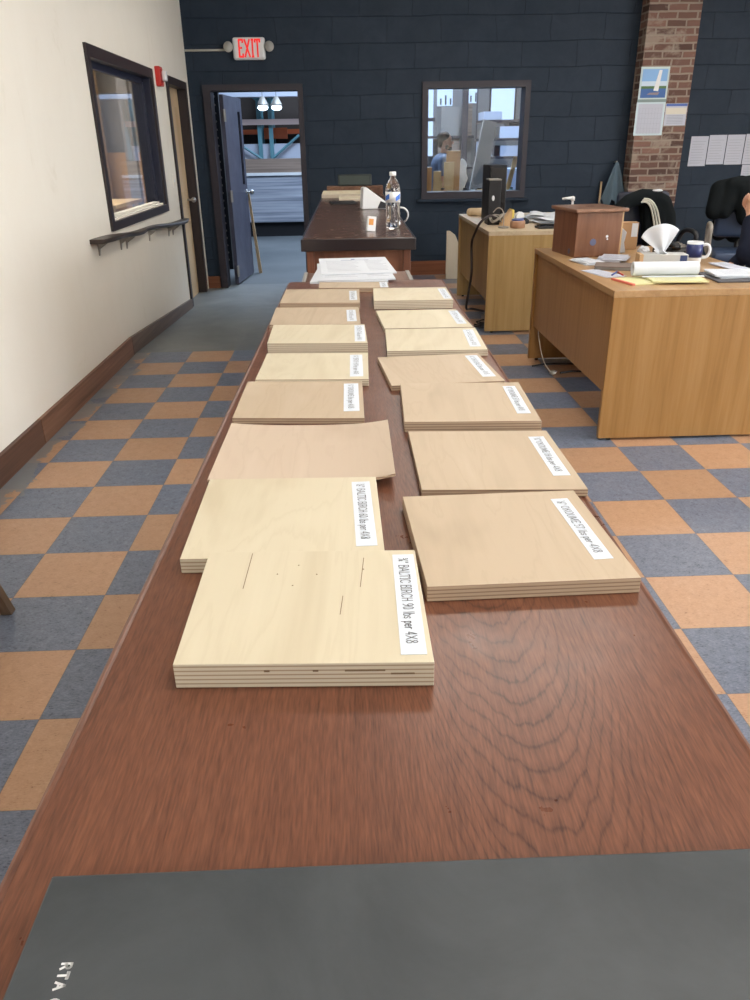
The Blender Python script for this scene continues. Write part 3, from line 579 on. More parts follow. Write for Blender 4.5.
# thin warped sheet without a label
def warp(u, v):
    x = -.108 + .216 * u; y = -.098 + .196 * v
    z = .0035 + .010 * (2 * abs(u - .5)) ** 3 * (1 - .3 * v) if u > .5 else .0035 + .004 * (2 * abs(u - .5)) ** 3
    return (x, y - .010 * u, z)
bm = BM(); sheet(bm, 24, 12, warp, .003)
o = obj('veneer_sheet', bm, M_pinkveneer, smooth=False); o.location = (.783, -4.655, .9972); o.rotation_euler = (0, 0, math.radians(-.5))
tag(o, 'thin rosy veneer sheet without a label, its right corner curling up', 'wood sample', 'plywood samples laid out on the long counter')

# charcoal binder at the bottom of the picture
bn = thing('binder', 'large charcoal sample binder lying at the near end of the counter', 'binder', (0.8975, -5.42, .9972), math.radians(-.2))
bm = BM(); box(bm, -.215, .26, -.135, .135, .0195, .0225); cv_ = obj('front_cover', bm, M_binder, bn, bev=.0012)
bm = BM(); box(bm, -.215, .26, -.135, .135, 0, .003); obj('back_cover', bm, M_binder, bn, bev=.0012)
bm = BM(); box(bm, -.210, .255, -.130, .130, .003, .0195); obj('page_block', bm, M_binder, bn)
bm = BM(); box(bm, -.213, .258, .1295, .1345, .004, .0188); obj('cover_rim', bm, M_greyplastic, bn, bev=.001)
bm = BM(); lettering(bm, 'RTA CABI', lambda u, v: (-.1940 + v, .0885 - u, .0227), .031, .0045, .0011, gap=.38); obj('lettering', bm, M_white, cv_)

# papers between the counters
def text_rows(bm, x0, x1, ya, yb, n, z):
    for k in range(n):
        y = ya + (yb - ya) * k / max(1, n - 1); box(bm, x0, x0 + (x1 - x0) * random.uniform(.7, 1), y - .0012, y + .0012, z, z + .0003)
pp = [(.856, -3.165, .9975, 'lowest printed sheet of the pile behind the samples, poking out at the left', -3), (.862, -3.160, 1.0037, 'printed white sheet in the middle of the pile on the counter end', 2), (.868, -3.070, 1.0075, 'topmost printed white sheet of the pile on the counter end', 3)]
for k, (x, y, z, lb, a) in enumerate(pp):
    sh = thing('paper_stack', lb, 'paper', (x, y, z), math.radians(a), 'papers at the end of the counter')
    bm = BM(); box(bm, -.111, .111, -.178, .165, 0, .006 if k == 0 else .0035); obj('sheet', bm, M_paper, sh)
    bm = BM(); top_ = .006 if k == 0 else .0035
    text_rows(bm, -.09, .02, -.12, .09, 9, top_); text_rows(bm, .035, .10, -.12, .09, 9, top_); obj('printed_lines', bm, M_inkpale, sh)
    bm = BM(); cyl(bm, (0.0, .125, top_), (0.0, .125, top_ + .0003), .007, n=12); box(bm, -.04, .05, .105, .108, top_, top_ + .0003); obj('printed_logo', bm, M_inkblue, sh)

# ------------------------------------------------------------------ things on the far counter
bt = thing('water_bottle', 'clear plastic water bottle with a blue and white label on the far counter', 'bottle', (1.062, -1.81, 1.0005))
def rip(a, z): return 0.022 * math.cos(5 * a) if z < .02 else 0.0
pro = [(.020, .004), (.028, 0), (.0335, .008), (.034, .03), (.0315, .045), (.034, .06), (.0318, .075), (.034, .09), (.0322, .10), (.0335, .108), (.0335, .158), (.034, .165), (.030, .185), (.020, .205), (.0135, .214), (.0135, .226)]
bm = BM(); lathe(bm, pro, 40, ripple=rip); obj('bottle_body', bm, M_pet, bt, smooth=True)
bm = BM(); lathe(bm, [(.0345, .112), (.0345, .156)], 40); lbo = obj('label', bm, M_white, bt, smooth=True)
for a0 in (-2.9, -1.25, .4):
    bm = BM(); P = []
    for i in range(9):
        a = a0 + i * .10; s = math.sin(i / 8 * PI)
        P.append((a, .118 + .010 * (i / 8), .134 + .016 * (i / 8) ** .7))
    V = [[bm.verts.new((.0349 * math.cos(a), .0349 * math.sin(a), z)) for z in (za, zb)] for a, za, zb in P]
    for A, B_ in zip(V, V[1:]): bm.faces.new((A[0], B_[0], B_[1], A[1]))
    obj('blue_mark', bm, mat('label_blue', (.03, .14, .55), .4), lbo)
bm = BM(); lathe(bm, [(.0150, .224), (.0155, .226), (.0155, .238), (.014, .241)], 28); obj('cap', bm, M_white, bt, smooth=True)

tm = thing('payment_terminal', 'white wedge shaped card terminal on the far counter behind the bottle', 'card terminal', (1.015, -.60, 1.0005), math.radians(8))
bm = BM(); prism(bm, [(-.078, 0), (.075, 0), (.075, .035), (-.052, .125), (-.07, .12)], 'y', -.05, .05); tb = obj('terminal_body', bm, M_white, tm, bev=.006)
bm = BM(); prism(bm, [(-.045, .1215), (.062, .046), (.064, .048), (-.043, .1235)], 'y', -.042, .042); obj('screen', bm, M_blackgloss, tb)
bm = BM(); prism(bm, [(.015, .004), (.074, .004), (.074, .030), (.035, .045)], 'y', -.0515, -.049); obj('side_recess', bm, M_black, tb)
bm = BM(); tube(bm, [(1.09, -.90, 1.008), (1.15, -.92, 1.03), (1.19, -.93, 1.02), (1.205, -.92, .985), (1.19, -.9, .95), (1.165, -.86, .94)], .005); tag(obj('charging_cable', bm, M_white, smooth=True, loc=(1.15, -.9, 1.0)), 'white cable looping off the far counter edge beside the bottle', 'cable')
cr = thing('small_carton', 'small white and orange carton standing below the card terminal', 'carton', (.957, -1.93, 1.0005), .35)
bm = BM(); box(bm, -.020, .020, -.008, .008, 0, .062, ry=.12); co = obj('carton_body', bm, M_white, cr, bev=.001)
bm = BM(); box(bm, -.014, .008, -.0086, -.0078, .026, .052, ry=.12); obj('orange_patch', bm, mat('orange_print', (.65, .28, .06), .5), co)
bm = BM(); box(bm, .67, 1.06, .52, 1.02, 1.0005, 1.026); tag(obj('sample_board', bm, M_birch, loc=(.87, .77, 1), bev=.002), 'thick pale board lying at the far end of the far counter', 'board')
bm = BM(); box(bm, .70, 1.15, 1.03, 1.16, 1.0005, 1.055); tag(obj('wood_plank', bm, M_basewood, loc=(.92, 1.1, 1), bev=.002), 'brown wooden plank at the very end of the far counter', 'plank')
bk = thing('black_case', 'dark flat case standing on edge at the far end of the far counter', 'case', (.925, 1.085, 1.056)); bm = BM(); box(bm, -.135, .135, -.02, .02, 0, .085); cb_ = obj('case_shell', bm, mat('dark_green_grey', (.022, .030, .030), .35), bk, bev=.005)
bm = BM(); box(bm, -.118, .118, -.023, -.0195, .012, .073); obj('case_panel', bm, mat('faded_green_grey', (.04, .055, .052), .5), cb_)
bm = BM(); box(bm, .80, 1.00, .15, .45, 1.0005, 1.014); tag(obj('sample_board', bm, M_birch, loc=(.9, .3, 1), bev=.001), 'small pale board lying in front of the thick pale board', 'board')
ph = thing('phone', 'flat black phone lying on the far counter left of the card terminal', 'phone', (.83, -.10, 1.0005), .1); bm = BM(); box(bm, -.085, .085, -.13, .13, 0, .010); f_ = obj('phone_body', bm, M_black, ph, bev=.003)
bm = BM(); box(bm, -.078, .078, -.12, .12, .0102, .0108); obj('screen', bm, M_blackgloss, f_)
bm = BM(); box(bm, 1.40, 1.53, 3.0, 3.12, 0, .30); tag(obj('timber_block', bm, M_maple, loc=(1.46, 3.06, 0), bev=.004), 'pale timber block standing beyond the far counter under the window wall', 'block')
bm = BM(); prism(bm, [(1.93, 0), (2.14, 0), (2.14, .10), (2.085, .32), (2.02, .46), (1.965, .50), (1.93, .50)], 'y', 3.05, 3.085); o = obj('plywood_offcut', bm, M_birch, loc=(2.03, 3.07, 0)); tag(o, 'pale curved plywood offcut standing by the left side of the far desk', 'board')

# ================================================================== DESKS
def desk(name, label, x, y, L, D, H, mtop, mside, mend, t=.03):
    """long side along y, knee side to the right"""
    r = thing(name, label, 'desk', (x, y, 0))
    bm = BM(); box(bm, 0, D, 0, L, H - t, H); obj('desk_top', bm, mtop, r, bev=.002)
    for yy in (0.0, L - t): bm = BM(); box(bm, 0.002, D - .01, yy + .001, yy + t, .012, H - t); obj('end_panel', bm, mend, r, bev=.002)
    bm = BM(); box(bm, .02, .042, t, L - t, .235, H - t); obj('modesty_panel', bm, mside, r)
    bm = BM(); box(bm, D - .48, D - .03, L - .46, L - t - .002, .06, H - t - .002); ped = obj('drawer_pedestal', bm, mend, r)
    for k in range(3):
        bm = BM(); box(bm, D - .03, D - .012, L - .45, L - t - .01, .08 + k * .2, .265 + k * .2); d = obj('drawer', bm, mend, ped, bev=.002)
        bm = BM(); box(bm, D - .012, D + .004, L - .30, L - .18, .17 + k * .2, .18 + k * .2); obj('handle', bm, M_steel, d)
    for yy in (.01, L - .03):
        for xx in (.06, D - .08): bm = BM(); cyl(bm, (xx, yy + .01, 0), (xx, yy + .01, .014), .012, n=12); obj('foot', bm, M_black, r)
    return r
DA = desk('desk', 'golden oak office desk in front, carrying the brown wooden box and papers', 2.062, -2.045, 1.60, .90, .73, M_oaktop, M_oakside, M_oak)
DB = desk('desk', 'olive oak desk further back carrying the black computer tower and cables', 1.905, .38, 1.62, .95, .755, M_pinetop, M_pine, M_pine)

# ------------------------------------------------------------------ on the front desk
AZ = .7305
bx = thing('wooden_box', 'brown wooden box with an overhanging slotted lid on the corner of the front desk', 'box', (2.32, -.735, AZ), math.radians(8))
bm = BM(); prism(bm, [(-.165, -.18), (.115, -.18), (.115, .16), (-.165, .16)], 'z', 0, .25); bd = obj('box_body', bm, M_boxwood, bx, bev=.003)
bm = BM(); box(bm, -.185, .140, -.205, .18, .25, .270); ld = obj('lid', bm, M_boxlid, bx, bev=.006)
bm = BM(); box(bm, -.035, .015, -.012, .012, .270, .2707); obj('slot', bm, M_black, ld)
bm = BM(); prism(bm, [(.115, -.178), (.124, -.178), (.124, .158), (.115, .158)], 'z', 0, .25); obj('worn_side_edge', bm, M_cardlight, bd)
for q, (px_, pz_, r_) in enumerate(((-.055, .085, .020), (-.15, .03, .016))):
    bm = BM(); cyl(bm, (px_ if q == 0 else -.165, -.1805 if q == 0 else -.10, pz_), (px_ if q == 0 else -.1665, -.182 if q == 0 else -.10, pz_), r_, n=10); obj('sticker', bm, mat('faded_blue_sticker', (.10, .11, .19), .5), bd)
bm = BM(); cyl(bm, (.03, -.1805, .115), (.03, -.182, .115), .008, n=8); cyl(bm, (.033, -.1805, .10), (.033, -.182, .10), .005, n=8); obj('paint_chip', bm, M_white, bd)
sn = thing('sanitizer_bottle', 'tall pump bottle with a white nozzle standing behind the brown wooden box', 'bottle', (2.275, -.475, AZ), PI)
bm = BM(); lathe(bm, [(.036, 0), (.038, .006), (.038, .17), (.030, .20), (.014, .215), (.014, .225)], 24); obj('bottle_body', bm, M_pet, sn, smooth=True)
bm = BM(); cyl(bm, (0, 0, .222), (0, 0, .245), .017); cyl(bm, (0, 0, .245), (0, 0, .298), .007); cyl(bm, (0, 0, .285), (0, 0, .308), .012); capsule(bm, (0, 0, .303), (.062, 0, .298), .010, .007, 10); obj('pump', bm, M_white, sn, smooth=True)

def pile(name, label, cat, x, y, z, w_, d_, n, th, m_, rz=0, group=None, jit=.012, lines=True):
    r = thing(name, label, cat, (x, y, z), math.radians(rz), group); zz = 0
    for k in range(n):
        bm = BM(); box(bm, -w_ / 2, w_ / 2, -d_ / 2, d_ / 2, zz, zz + th, rz=random.uniform(-.12, .12)); bmesh.ops.translate(bm, verts=bm.verts, vec=(random.uniform(-jit, jit), random.uniform(-jit, jit), 0))
        s = obj('sheet', bm, m_, r); zz += th
    if lines:
        bm = BM(); text_rows(bm, -w_ * .36, w_ * .32, -d_ * .36, d_ * .36, 8, zz); obj('printed_lines', bm, M_inkpale, r)
    return zz
pile('paper_stack', 'small white paper pile on the desk edge, right in front of the brown wooden box', 'paper', 2.195, -1.14, AZ, .10, .18, 5, .003, M_paper, 12, 'papers on the front desk')
pile('paper_stack', 'wide pile of loose blueish papers between the wooden box and the tissues', 'paper', 2.375, -1.06, AZ, .14, .18, 5, .004, M_paperw, -25, 'papers on the front desk', .02)
pile('paper_stack', 'single white sheet overhanging the left edge of the front desk', 'paper', 2.165, -1.53, AZ, .10, .26, 2, .0012, M_paperw, 18, 'papers on the front desk')
gb = thing('grey_notebook', 'thick grey bound notebook lying behind the paper roll', 'notebook', (2.285, -1.375, AZ), math.radians(-20)); bm = BM(); box(bm, -.10, .12, -.07, .09, .003, .016); g_ = obj('page_block', bm, M_taupe, gb, bev=.002)
bm = BM(); box(bm, -.108, .125, -.075, .095, .016, .019); box(bm, -.108, .125, -.075, .095, 0, .003); obj('cover', bm, mat('brown_grey_cover', (.17, .13, .11), .6), gb, bev=.001)
for k, (mm, dx_, lab) in enumerate(((M_inkblue, 0, 'blue pen lying by the left edge of the front desk'), (M_red, .03, 'red pen lying beside the blue pen on the front desk'))):
    pn = thing('pen', lab, 'pen', (2.215 + dx_, -1.575, AZ + .0045 + (.002 if k == 0 else 0)), math.radians(60 + 25 * k)); bm = BM(); cyl(bm, (-.06, 0, 0), (.06, 0, 0), .004, n=10); obj('barrel', bm, mm, pn, smooth=True); bm = BM(); cyl(bm, (.06, 0, 0), (.07, 0, 0), .004, .001, n=10); obj('tip', bm, M_steel, pn)
# yellow pads
for k, (x, y, z, a, lab) in enumerate(((2.31, -1.80, AZ, 14, 'yellow legal pad with a salmon binding strip, front left under the paper roll'), (2.43, -1.83, AZ + .0085, -6, 'yellow legal pad lying on top of the other one under the paper roll'))):
    pd = thing('legal_pad', lab, 'note pad', (x, y, z), math.radians(a), 'yellow legal pads under the paper roll')
    bm = BM(); box(bm, -.13, .13, -.085, .10, 0, .008); obj('page_block', bm, M_yellow, pd, bev=.001)
    if k == 0: bm = BM(); box(bm, -.146, -.13, -.085, .10, 0, .009); obj('binding_strip', bm, M_redpaper, pd, bev=.001)
    else: bm = BM(); text_rows(bm, -.11, .11, -.07, .02, 5, .008); obj('ruled_lines', bm, M_inkpale, pd)
rl = thing('paper_roll', 'white roll of drawing paper lying on the yellow pads', 'paper roll', (2.405, -1.745, AZ + .0175 + .033), math.radians(-4))
bm = BM(); cyl(bm, (-.158, 0, 0), (.158, 0, 0), .033, n=32, caps=False); cyl(bm, (-.158, 0, 0), (.158, 0, 0), .020, n=32, caps=False)
for xx in (-.158, .158):
    for k in range(32):
        a, b = 2 * PI * k / 32, 2 * PI * (k + 1) / 32; bm.faces.new([bm.verts.new((xx, r * math.cos(q), r * math.sin(q))) for r, q in ((.033, a), (.033, b), (.020, b), (.020, a))])
bmesh.ops.remove_doubles(bm, verts=bm.verts, dist=1e-5); obj('rolled_sheet', bm, M_paper, rl, smooth=False)
bm = BM(); sheet(bm, 6, 3, lambda u, v: (-.12 + .30 * u, -.034 - .02 * v, -.030 - .003 * v), .0006); obj('loose_edge', bm, M_paper, rl)
# tissue box with a fan of tissue
ts = thing('tissue_box', 'pale patterned tissue box with a big white tissue fanned out of the top', 'tissue box', (2.585, -1.255, AZ), math.radians(-9))
bm = BM(); box(bm, -.115, .12, -.058, .058, 0, .058); tbx = obj('carton', bm, mat('pale_grey_print', (.46, .47, .46), .6), ts, bev=.002)
bm = BM(); box(bm, -.135, -.115, -.058, .058, 0, .058); obj('tan_end', bm, M_cardlight, tbx, bev=.001)
bm = BM(); box(bm, .078, .115, -.0588, -.0578, .004, .054); obj('blue_print', bm, mat('navy_print', (.03, .05, .14), .5), tbx)
def fan(u, v):
    a = math.radians(-52 + 80 * u); r = .02 + .165 * v * (1 - .12 * (2 * u - 1) ** 2)
    return (-.005 + math.sin(a) * r * .95, -.01 + .012 * math.sin(u * 9) * (1 - .4 * v) + .015 * v, .050 + math.cos(a) * r * .88)
bm = BM(); sheet(bm, 24, 10, fan, .0012); obj('tissue', bm, M_paper, ts, smooth=True)
bm = BM(); sheet(bm, 16, 6, lambda u, v: (-.03 + .06 * u - .03 * v, -.03 + .05 * math.sin(u * 6) * .2, .055 + .02 * v + .008 * math.sin(u * 12)), .001); obj('tissue_fold', bm, M_paper, ts, smooth=True)
# mug
mg = thing('mug', 'white mug with a dark blue printed band beside the tissue box', 'mug', (2.775, -1.21, AZ), math.radians(-15))
bm = BM(); lathe(bm, [(.036, 0), (.042, .004), (.043, .112), (.0395, .112), (.038, .01), (.0, .008)], 36); mb_ = obj('mug_body', bm, M_white, mg, smooth=True)
bm = BM(); lathe(bm, [(.0434, .030), (.0438, .100)], 36); obj('blue_band', bm, mat('mug_navy', (.02, .03, .12), .3), mb_, smooth=True)
bm = BM(); tube(bm, [(.040, 0, .092), (.062, 0, .100), (.080, 0, .082), (.080, 0, .048), (.066, 0, .028), (.040, 0, .026)], .0085, 10); obj('handle', bm, M_white, mg, smooth=True)
# papers at the right
pile('paper_stack', 'pile of white papers on a dark folder at the right end of the front desk', 'paper', 2.79, -1.72, AZ + .008, .26, .20, 5, .003, M_paper, -4, 'papers on the front desk')
bm = BM(); box(bm, 2.62, 2.955, -1.90, -1.60, AZ, AZ + .0075, rz=-.05); tag(obj('folder', bm, mat('dark_grey_folder', (.06, .06, .07), .5), loc=(2.79, -1.75, AZ), bev=.002), 'dark grey folder under the white papers at the right end of the front desk', 'folder')
pile('paper_stack', 'pale sheets spread behind the folder and mug on the front desk', 'paper', 2.90, -1.40, AZ, .10, .22, 4, .002, M_paperw, 8, 'papers on the front desk')
# crumpled wrap, stapler, tape
cw = BM(); ball(cw, (2.575, -.98, AZ + .032), .034, n=14)
for v_ in cw.verts: v_.co += Vector((random.uniform(-1, 1), random.uniform(-1, 1), random.uniform(-.6, .6))) * .008
tag(obj('crumpled_tissue', cw, M_paper, loc=(2.575, -.98, AZ)), 'crumpled ball of white tissue behind the tissue box', 'tissue')
pb = thing('plastic_pouch', 'clear plastic pouch standing against the right side of the brown wooden box', 'pouch', (2.50, -.74, AZ), .1)
bm = BM(); prism(bm, [(-.03, 0), (.05, 0), (.035, .06), (.045, .12), (-.005, .16), (-.03, .11)], 'y', -.02, .02); obj('film', bm, mat('cloudy_film', (.55, .57, .60), .3, trans=.4), pb, bev=.006)
cbx = thing('cardboard_box', 'small brown cardboard box with a white label behind the wooden box', 'box', (2.63, -.53, AZ), math.radians(-6))
bm = BM(); box(bm, -.06, .05, -.06, .02, 0, .16); cq = obj('carton', bm, M_card, cbx, bev=.002); bm = BM(); box(bm, .008, .045, -.0615, -.0595, .075, .155); obj('label', bm, M_paper, cq)
st = thing('desk_phone', 'black desk phone with a handset on the front desk behind the tissues', 'phone', (2.83, -.80, AZ), .4)
bm = BM(); prism(bm, [(-.09, 0), (.09, 0), (.09, .055), (-.09, .02)], 'x', -.085, .085); q_ = obj('phone_base', bm, M_black, st, bev=.004); bm = BM(); capsule(bm, (-.055, -.07, .05), (-.055, .075, .075), .02, .02, 12); cyl(bm, (-.055, -.07, .03), (-.055, -.07, .055), .026); cyl(bm, (-.055, .075, .05), (-.055, .075, .08), .026); obj('handset', bm, M_blackgloss, st, smooth=True)
for i in range(3):
    for j in range(4): bm = BM(); box(bm, .0 + i * .024, .017 + i * .024, -.05 + j * .026, -.034 + j * .026, .035 + .004 * j, .042 + .005 * j); obj('button', bm, M_greyplastic, q_)

# ------------------------------------------------------------------ on the far desk
BZ = .7555
tw = thing('computer_tower', 'tall black computer tower on the far desk in front of the window', 'computer', (2.09, 1.26, BZ), 0)
bm = BM(); box(bm, -.07, .07, -.17, .17, 0, .435); q_ = obj('case', bm, M_black, tw, bev=.004)
bm = BM(); box(bm, -.064, .064, -.178, -.168, .02, .42); obj('front_bezel', bm, M_blackgloss, q_, bev=.003)
tw = thing('small_computer', 'shorter black computer with a white oval badge in front of the tall tower', 'computer', (2.030, .96, BZ), 0)
bm = BM(); box(bm, -.048, .048, -.08, .08, 0, .33); q_ = obj('case', bm, M_black, tw, bev=.004)
bm = BM(); box(bm, -.049, .049, -.082, .08, .33, .340); obj('top_plate', bm, M_steeldull, q_, bev=.002)
bm = BM(); ball(bm, (-.012, -.0805, .20), .02, (.55, .12, 1)); obj('badge', bm, M_white, q_, smooth=True)
ml = thing('lamp_arm', 'metal lamp arm with a looped cable standing on the near left of the far desk', 'stand', (2.06, .62, BZ), 0)
bm = BM(); tube(bm, [(0, 0, .0), (0, 0, .08), (-.005, .02, .13), (-.04, .05, .15), (-.07, .08, .11)], .004); obj('arm', bm, M_greyplastic, ml, smooth=True); bm = BM(); cyl(bm, (0, 0, 0), (0, 0, .012), .04); obj('base', bm, M_steeldull, ml, smooth=True)
cbm = BM(); random.seed(3)
for k in range(5):
    pts = []; cx0, cy0 = 2.0 + .02 * k, .78 + .05 * k
    for q in range(8): a = q * .9 + k; pts.append((cx0 + .03 + .055 * math.cos(a), cy0 + .055 * math.sin(a), BZ + .012 + .07 * abs(math.sin(q * .7 + k))))
    tube(cbm, pts, .0045, 8, 2)
tag(obj('cable_tangle', cbm, M_greyplastic, smooth=True, loc=(2.0, .85, BZ)), 'tangle of grey cables on the far desk beside the computers', 'cable')
cbm = BM(); tube(cbm, [(2.02, .78, BZ + .06), (1.97, .72, BZ + .09), (1.89, .70, BZ + .04), (1.872, .82, .70), (1.866, .95, .62), (1.862, .86, .48), (1.86, .82, .38), (1.86, 1.0, .16), (1.87, 1.15, .03), (1.94, 1.30, .016), (2.04, 1.12, .016)], .010, 10); tag(obj('cable_sleeve', cbm, M_frame, smooth=True, loc=(1.86, .7, .4)), 'dark braided cable sleeve hanging down the left side of the far desk', 'cable')
cbm = BM()
for k in range(4): tube(cbm, [(1.84 + .03 * k, .60 + .05 * k, .012), (1.92, .50 + .06 * k, .014), (2.04, .56 + .04 * k, .012), (2.10, .70, .012), (1.99, .84, .014), (1.90, .74, .012)], .006, 8)
tag(obj('floor_cables', cbm, M_black, smooth=True, loc=(1.95, .6, 0)), 'black cables coiled on the floor under the far desk', 'cable')
ps = thing('power_strip', 'grey power strip on the floor under the far desk', 'power strip', (2.03, .80, 0), .3); bm = BM(); box(bm, -.03, .03, -.12, .12, 0, .04); q_ = obj('strip_body', bm, M_greyplastic, ps, bev=.005)
for k in range(3): bm = BM(); cyl(bm, (0, -.07 + .06 * k, .04), (0, -.07 + .06 * k, .052), .018, n=14); obj('socket', bm, M_black, q_)
tp = thing('tape_roll', 'tan tub with a blue top on the near edge of the far desk', 'tub', (2.165, .60, BZ)); bm = BM(); lathe(bm, [(.05, 0), (.056, .004), (.058, .045), (.052, .055)], 28); q_ = obj('tub_body', bm, mat('tan_clay', (.36, .20, .12), .5), tp, smooth=True)
bm = BM(); lathe(bm, [(.046, .054), (.046, .066), (.040, .068)], 28); obj('tub_top', bm, mat('blue_foam', (.09, .13, .33), .6), q_, smooth=True)
yl = thing('wedge_block', 'tan triangular wedge with a yellow strip behind the tan tub', 'wedge', (2.13, .80, BZ), .2); bm = BM(); prism(bm, [(-.07, 0), (.05, 0), (.05, .04), (.01, .12)], 'y', -.03, .03); obj('wedge_body', bm, M_cardlight, yl, bev=.002); bm = BM(); prism(bm, [(.018, .045), (.035, .04), (.035, .115), (.02, .125)], 'y', -.034, .034); obj('yellow_strip', bm, mat('yellow_strip', (.7, .55, .12), .5), yl)
ta = thing('tape_dispenser', 'black and white tape dispenser on the far desk right of the wedge', 'tape dispenser', (2.25, .90, BZ), .5); bm = BM(); prism(bm, [(-.07, 0), (.07, 0), (.075, .03), (.03, .05), (-.05, .045)], 'y', -.025, .025); obj('dispenser_base', bm, M_black, ta, bev=.004); bm = BM(); cyl(bm, (-.01, -.012, .055), (-.01, .012, .055), .04, n=24); obj('tape_reel', bm, M_white, ta, smooth=False)
bg = thing('beige_cushion_roll', 'beige roll at the far left corner of the far desk', 'roll', (2.015, 1.72, BZ)); bm = BM(); capsule(bm, (-.045, 0, .035), (.06, 0, .035), .035, .035, 18); obj('roll_body', bm, mat('beige_foam', (.50, .37, .23), .8), bg, smooth=True)
for k, (x, y, a, lab) in enumerate(((2.48, .98, 12, 'crumpled white paper pile on the near right of the far desk'), (2.52, 1.42, -15, 'loose white papers behind the crumpled pile on the far desk'), (2.74, .62, 8, 'white papers with a blue print at the right edge of the far desk'))):
    r = thing('paper_stack', lab, 'paper', (x, y, BZ), math.radians(a), 'papers on the far desk')
    for q in range(3):
        ph0 = random.uniform(0, 6)
        bm = BM(); sheet(bm, 12, 10, lambda u, v, q=q, ph0=ph0: (-.12 + .24 * u + .02 * q, -.15 + .30 * v, .006 + .012 * q + .014 * (1 + math.sin(u * 7 + ph0)) * (.4 + .6 * v) * .6), .001); obj('sheet', bm, M_paper, r, smooth=True)
ky = thing('black_keyboard', 'black keyboard pushed among the papers of the far desk', 'keyboard', (2.40, .55, BZ), .1); bm = BM(); box(bm, -.10, .12, -.05, .05, 0, .018); q_ = obj('keyboard_body', bm, M_black, ky, bev=.003)
for i in range(9):
    for j in range(3): bm = BM(); box(bm, -.09 + i * .0225, -.073 + i * .0225, -.04 + j * .028, -.02 + j * .028, .018, .024); obj('key', bm, M_blackgloss, q_)

# cables of the front desk
cbm = BM(); tube(cbm, [(2.112, -.50, .26), (2.100, -.55, .20), (2.095, -.64, .14), (2.10, -.74, .06), (2.13, -.80, .014)], .0028, 8); o = obj('white_cable', cbm, M_beigeplastic, smooth=True, loc=(2.1, -.6, .1)); tag(o, 'thin pale cable running from the front desk down to a plug on the floor', 'cable')
pg = thing('plug', 'pale plug lying on the tiles under the front desk', 'plug', (2.145, -.83, 0), .8); bm = BM(); box(bm, -.022, .022, -.015, .015, 0, .024); obj('plug_body', bm, M_beigeplastic, pg, bev=.005); bm = BM(); box(bm, .022, .037, -.009, -.005, .010, .014); obj('pin', bm, M_steel, pg)
cbm = BM(); tube(cbm, [(2.19, -.84, .01), (2.3, -.80, .012), (2.45, -.9, .01), (2.5, -1.1, .01), (2.62, -1.2, .01)], .006, 8); tube(cbm, [(2.05, -.66, .01), (2.2, -.60, .012), (2.4, -.66, .01), (2.6, -.75, .01)], .005, 8); tag(obj('floor_cables', cbm, M_black, smooth=True, loc=(2.3, -.8, 0)), 'black cables trailing on the tiles under the front desk', 'cable')

# ================================================================== CHAIRS
def chair(label, x, y, rz, mseat, marm, name='office_chair'):
    r = thing(name, label, 'chair', (x, y, 0), rz)      # faces -y before turning
    for k in range(5):
        a = k * 2 * PI / 5 + .3; bm = BM(); capsule(bm, (0, 0, .09), (.28 * math.cos(a), .28 * math.sin(a), .075), .024, .016, 10); lg_ = obj('leg', bm, M_black, r, smooth=True)
        bm = BM(); cx_, cy_ = .28 * math.cos(a), .28 * math.sin(a); cyl(bm, (cx_ - .02, cy_, .03), (cx_ + .02, cy_, .03), .03, n=14); obj('caster', bm, M_black, lg_)
    bm = BM(); cyl(bm, (0, 0, .08), (0, 0, .40), .025); obj('post', bm, M_black, r, smooth=True)
    bm = BM(); box(bm, -.24, .24, -.25, .22, .40, .49); s_ = obj('seat', bm, mseat, r, bev=.035, smooth=True)
    def back(u, v): return (-.225 + .45 * u, .245 - .05 * math.sin(u * PI) + .05 * v, .58 + .40 * v)
    bm = BM(); box(bm, -.22, .22, .20, .28, .57, .98)
    for v_ in bm.verts: v_.co.y += (v_.co.z - .57) * .12
    obj('backrest', bm, mseat, r, bev=.035, smooth=True)
    bm = BM(); tube(bm, [(0, .1, .39), (0, .27, .40), (0, .32, .5), (0, .30, .66)], .02); obj('back_bracket', bm, M_black, r, smooth=True)
    for s in (-1, 1): bm = BM(); tube(bm, [(s * .20, -.05, .41), (s * .27, -.08, .46), (s * .285, -.12, .60), (s * .285, -.14, .68), (s * .285, -.06, .705), (s * .285, .08, .70), (s * .275, .14, .62), (s * .27, .16, .46), (s * .2, .12, .41)], .018, 10); obj('armrest', bm, marm, r, smooth=True)
    return r
chair('blue vinyl office chair with grey arms and a black jacket over it, at the right', 4.22, 1.12, math.radians(-18), M_bluevinyl, M_greyplastic)
chair('dark blue office chair under the black jacket with three white stripes', 3.28, .70, math.radians(4), M_navyvinyl, M_black)
chair('office chair with pale beige arms that the person in navy sits on', 3.42, -1.05, math.radians(-90), M_navyfab, M_beigeplastic)

def jacket(name, label, x, y, rz, stripes=False, w_=.30, zt=1.03):
    r = thing(name, label, 'jacket', (x, y, 0), rz)
    bm = BM()
    for s in (-1, 1):
        capsule(bm, (s * .03, .27, zt - .05), (s * (w_ - .08), .26, zt - .10), .07, .085)
        capsule(bm, (s * (w_ - .08), .24, zt - .10), (s * (w_ - .05), .17, zt - .26), .085, .075)
        capsule(bm, (s * .12, .32, zt - .10), (s * .13, .33, zt - .45), .08, .075)
        capsule(bm, (s * .10, .20, zt - .10), (s * .14, .15, zt - .26), .075, .065)
    capsule(bm, (0, .32, zt - .10), (0, .34, zt - .46), .09, .08); capsule(bm, (0, .19, zt - .10), (.04, .15, zt - .30), .09, .08); capsule(bm, (-.1, .2, zt - .06), (.12, .2, zt - .06), .07, .07)
    bd_ = obj('jacket_body', bm, M_blackfab, r, remesh=.012)
    return r
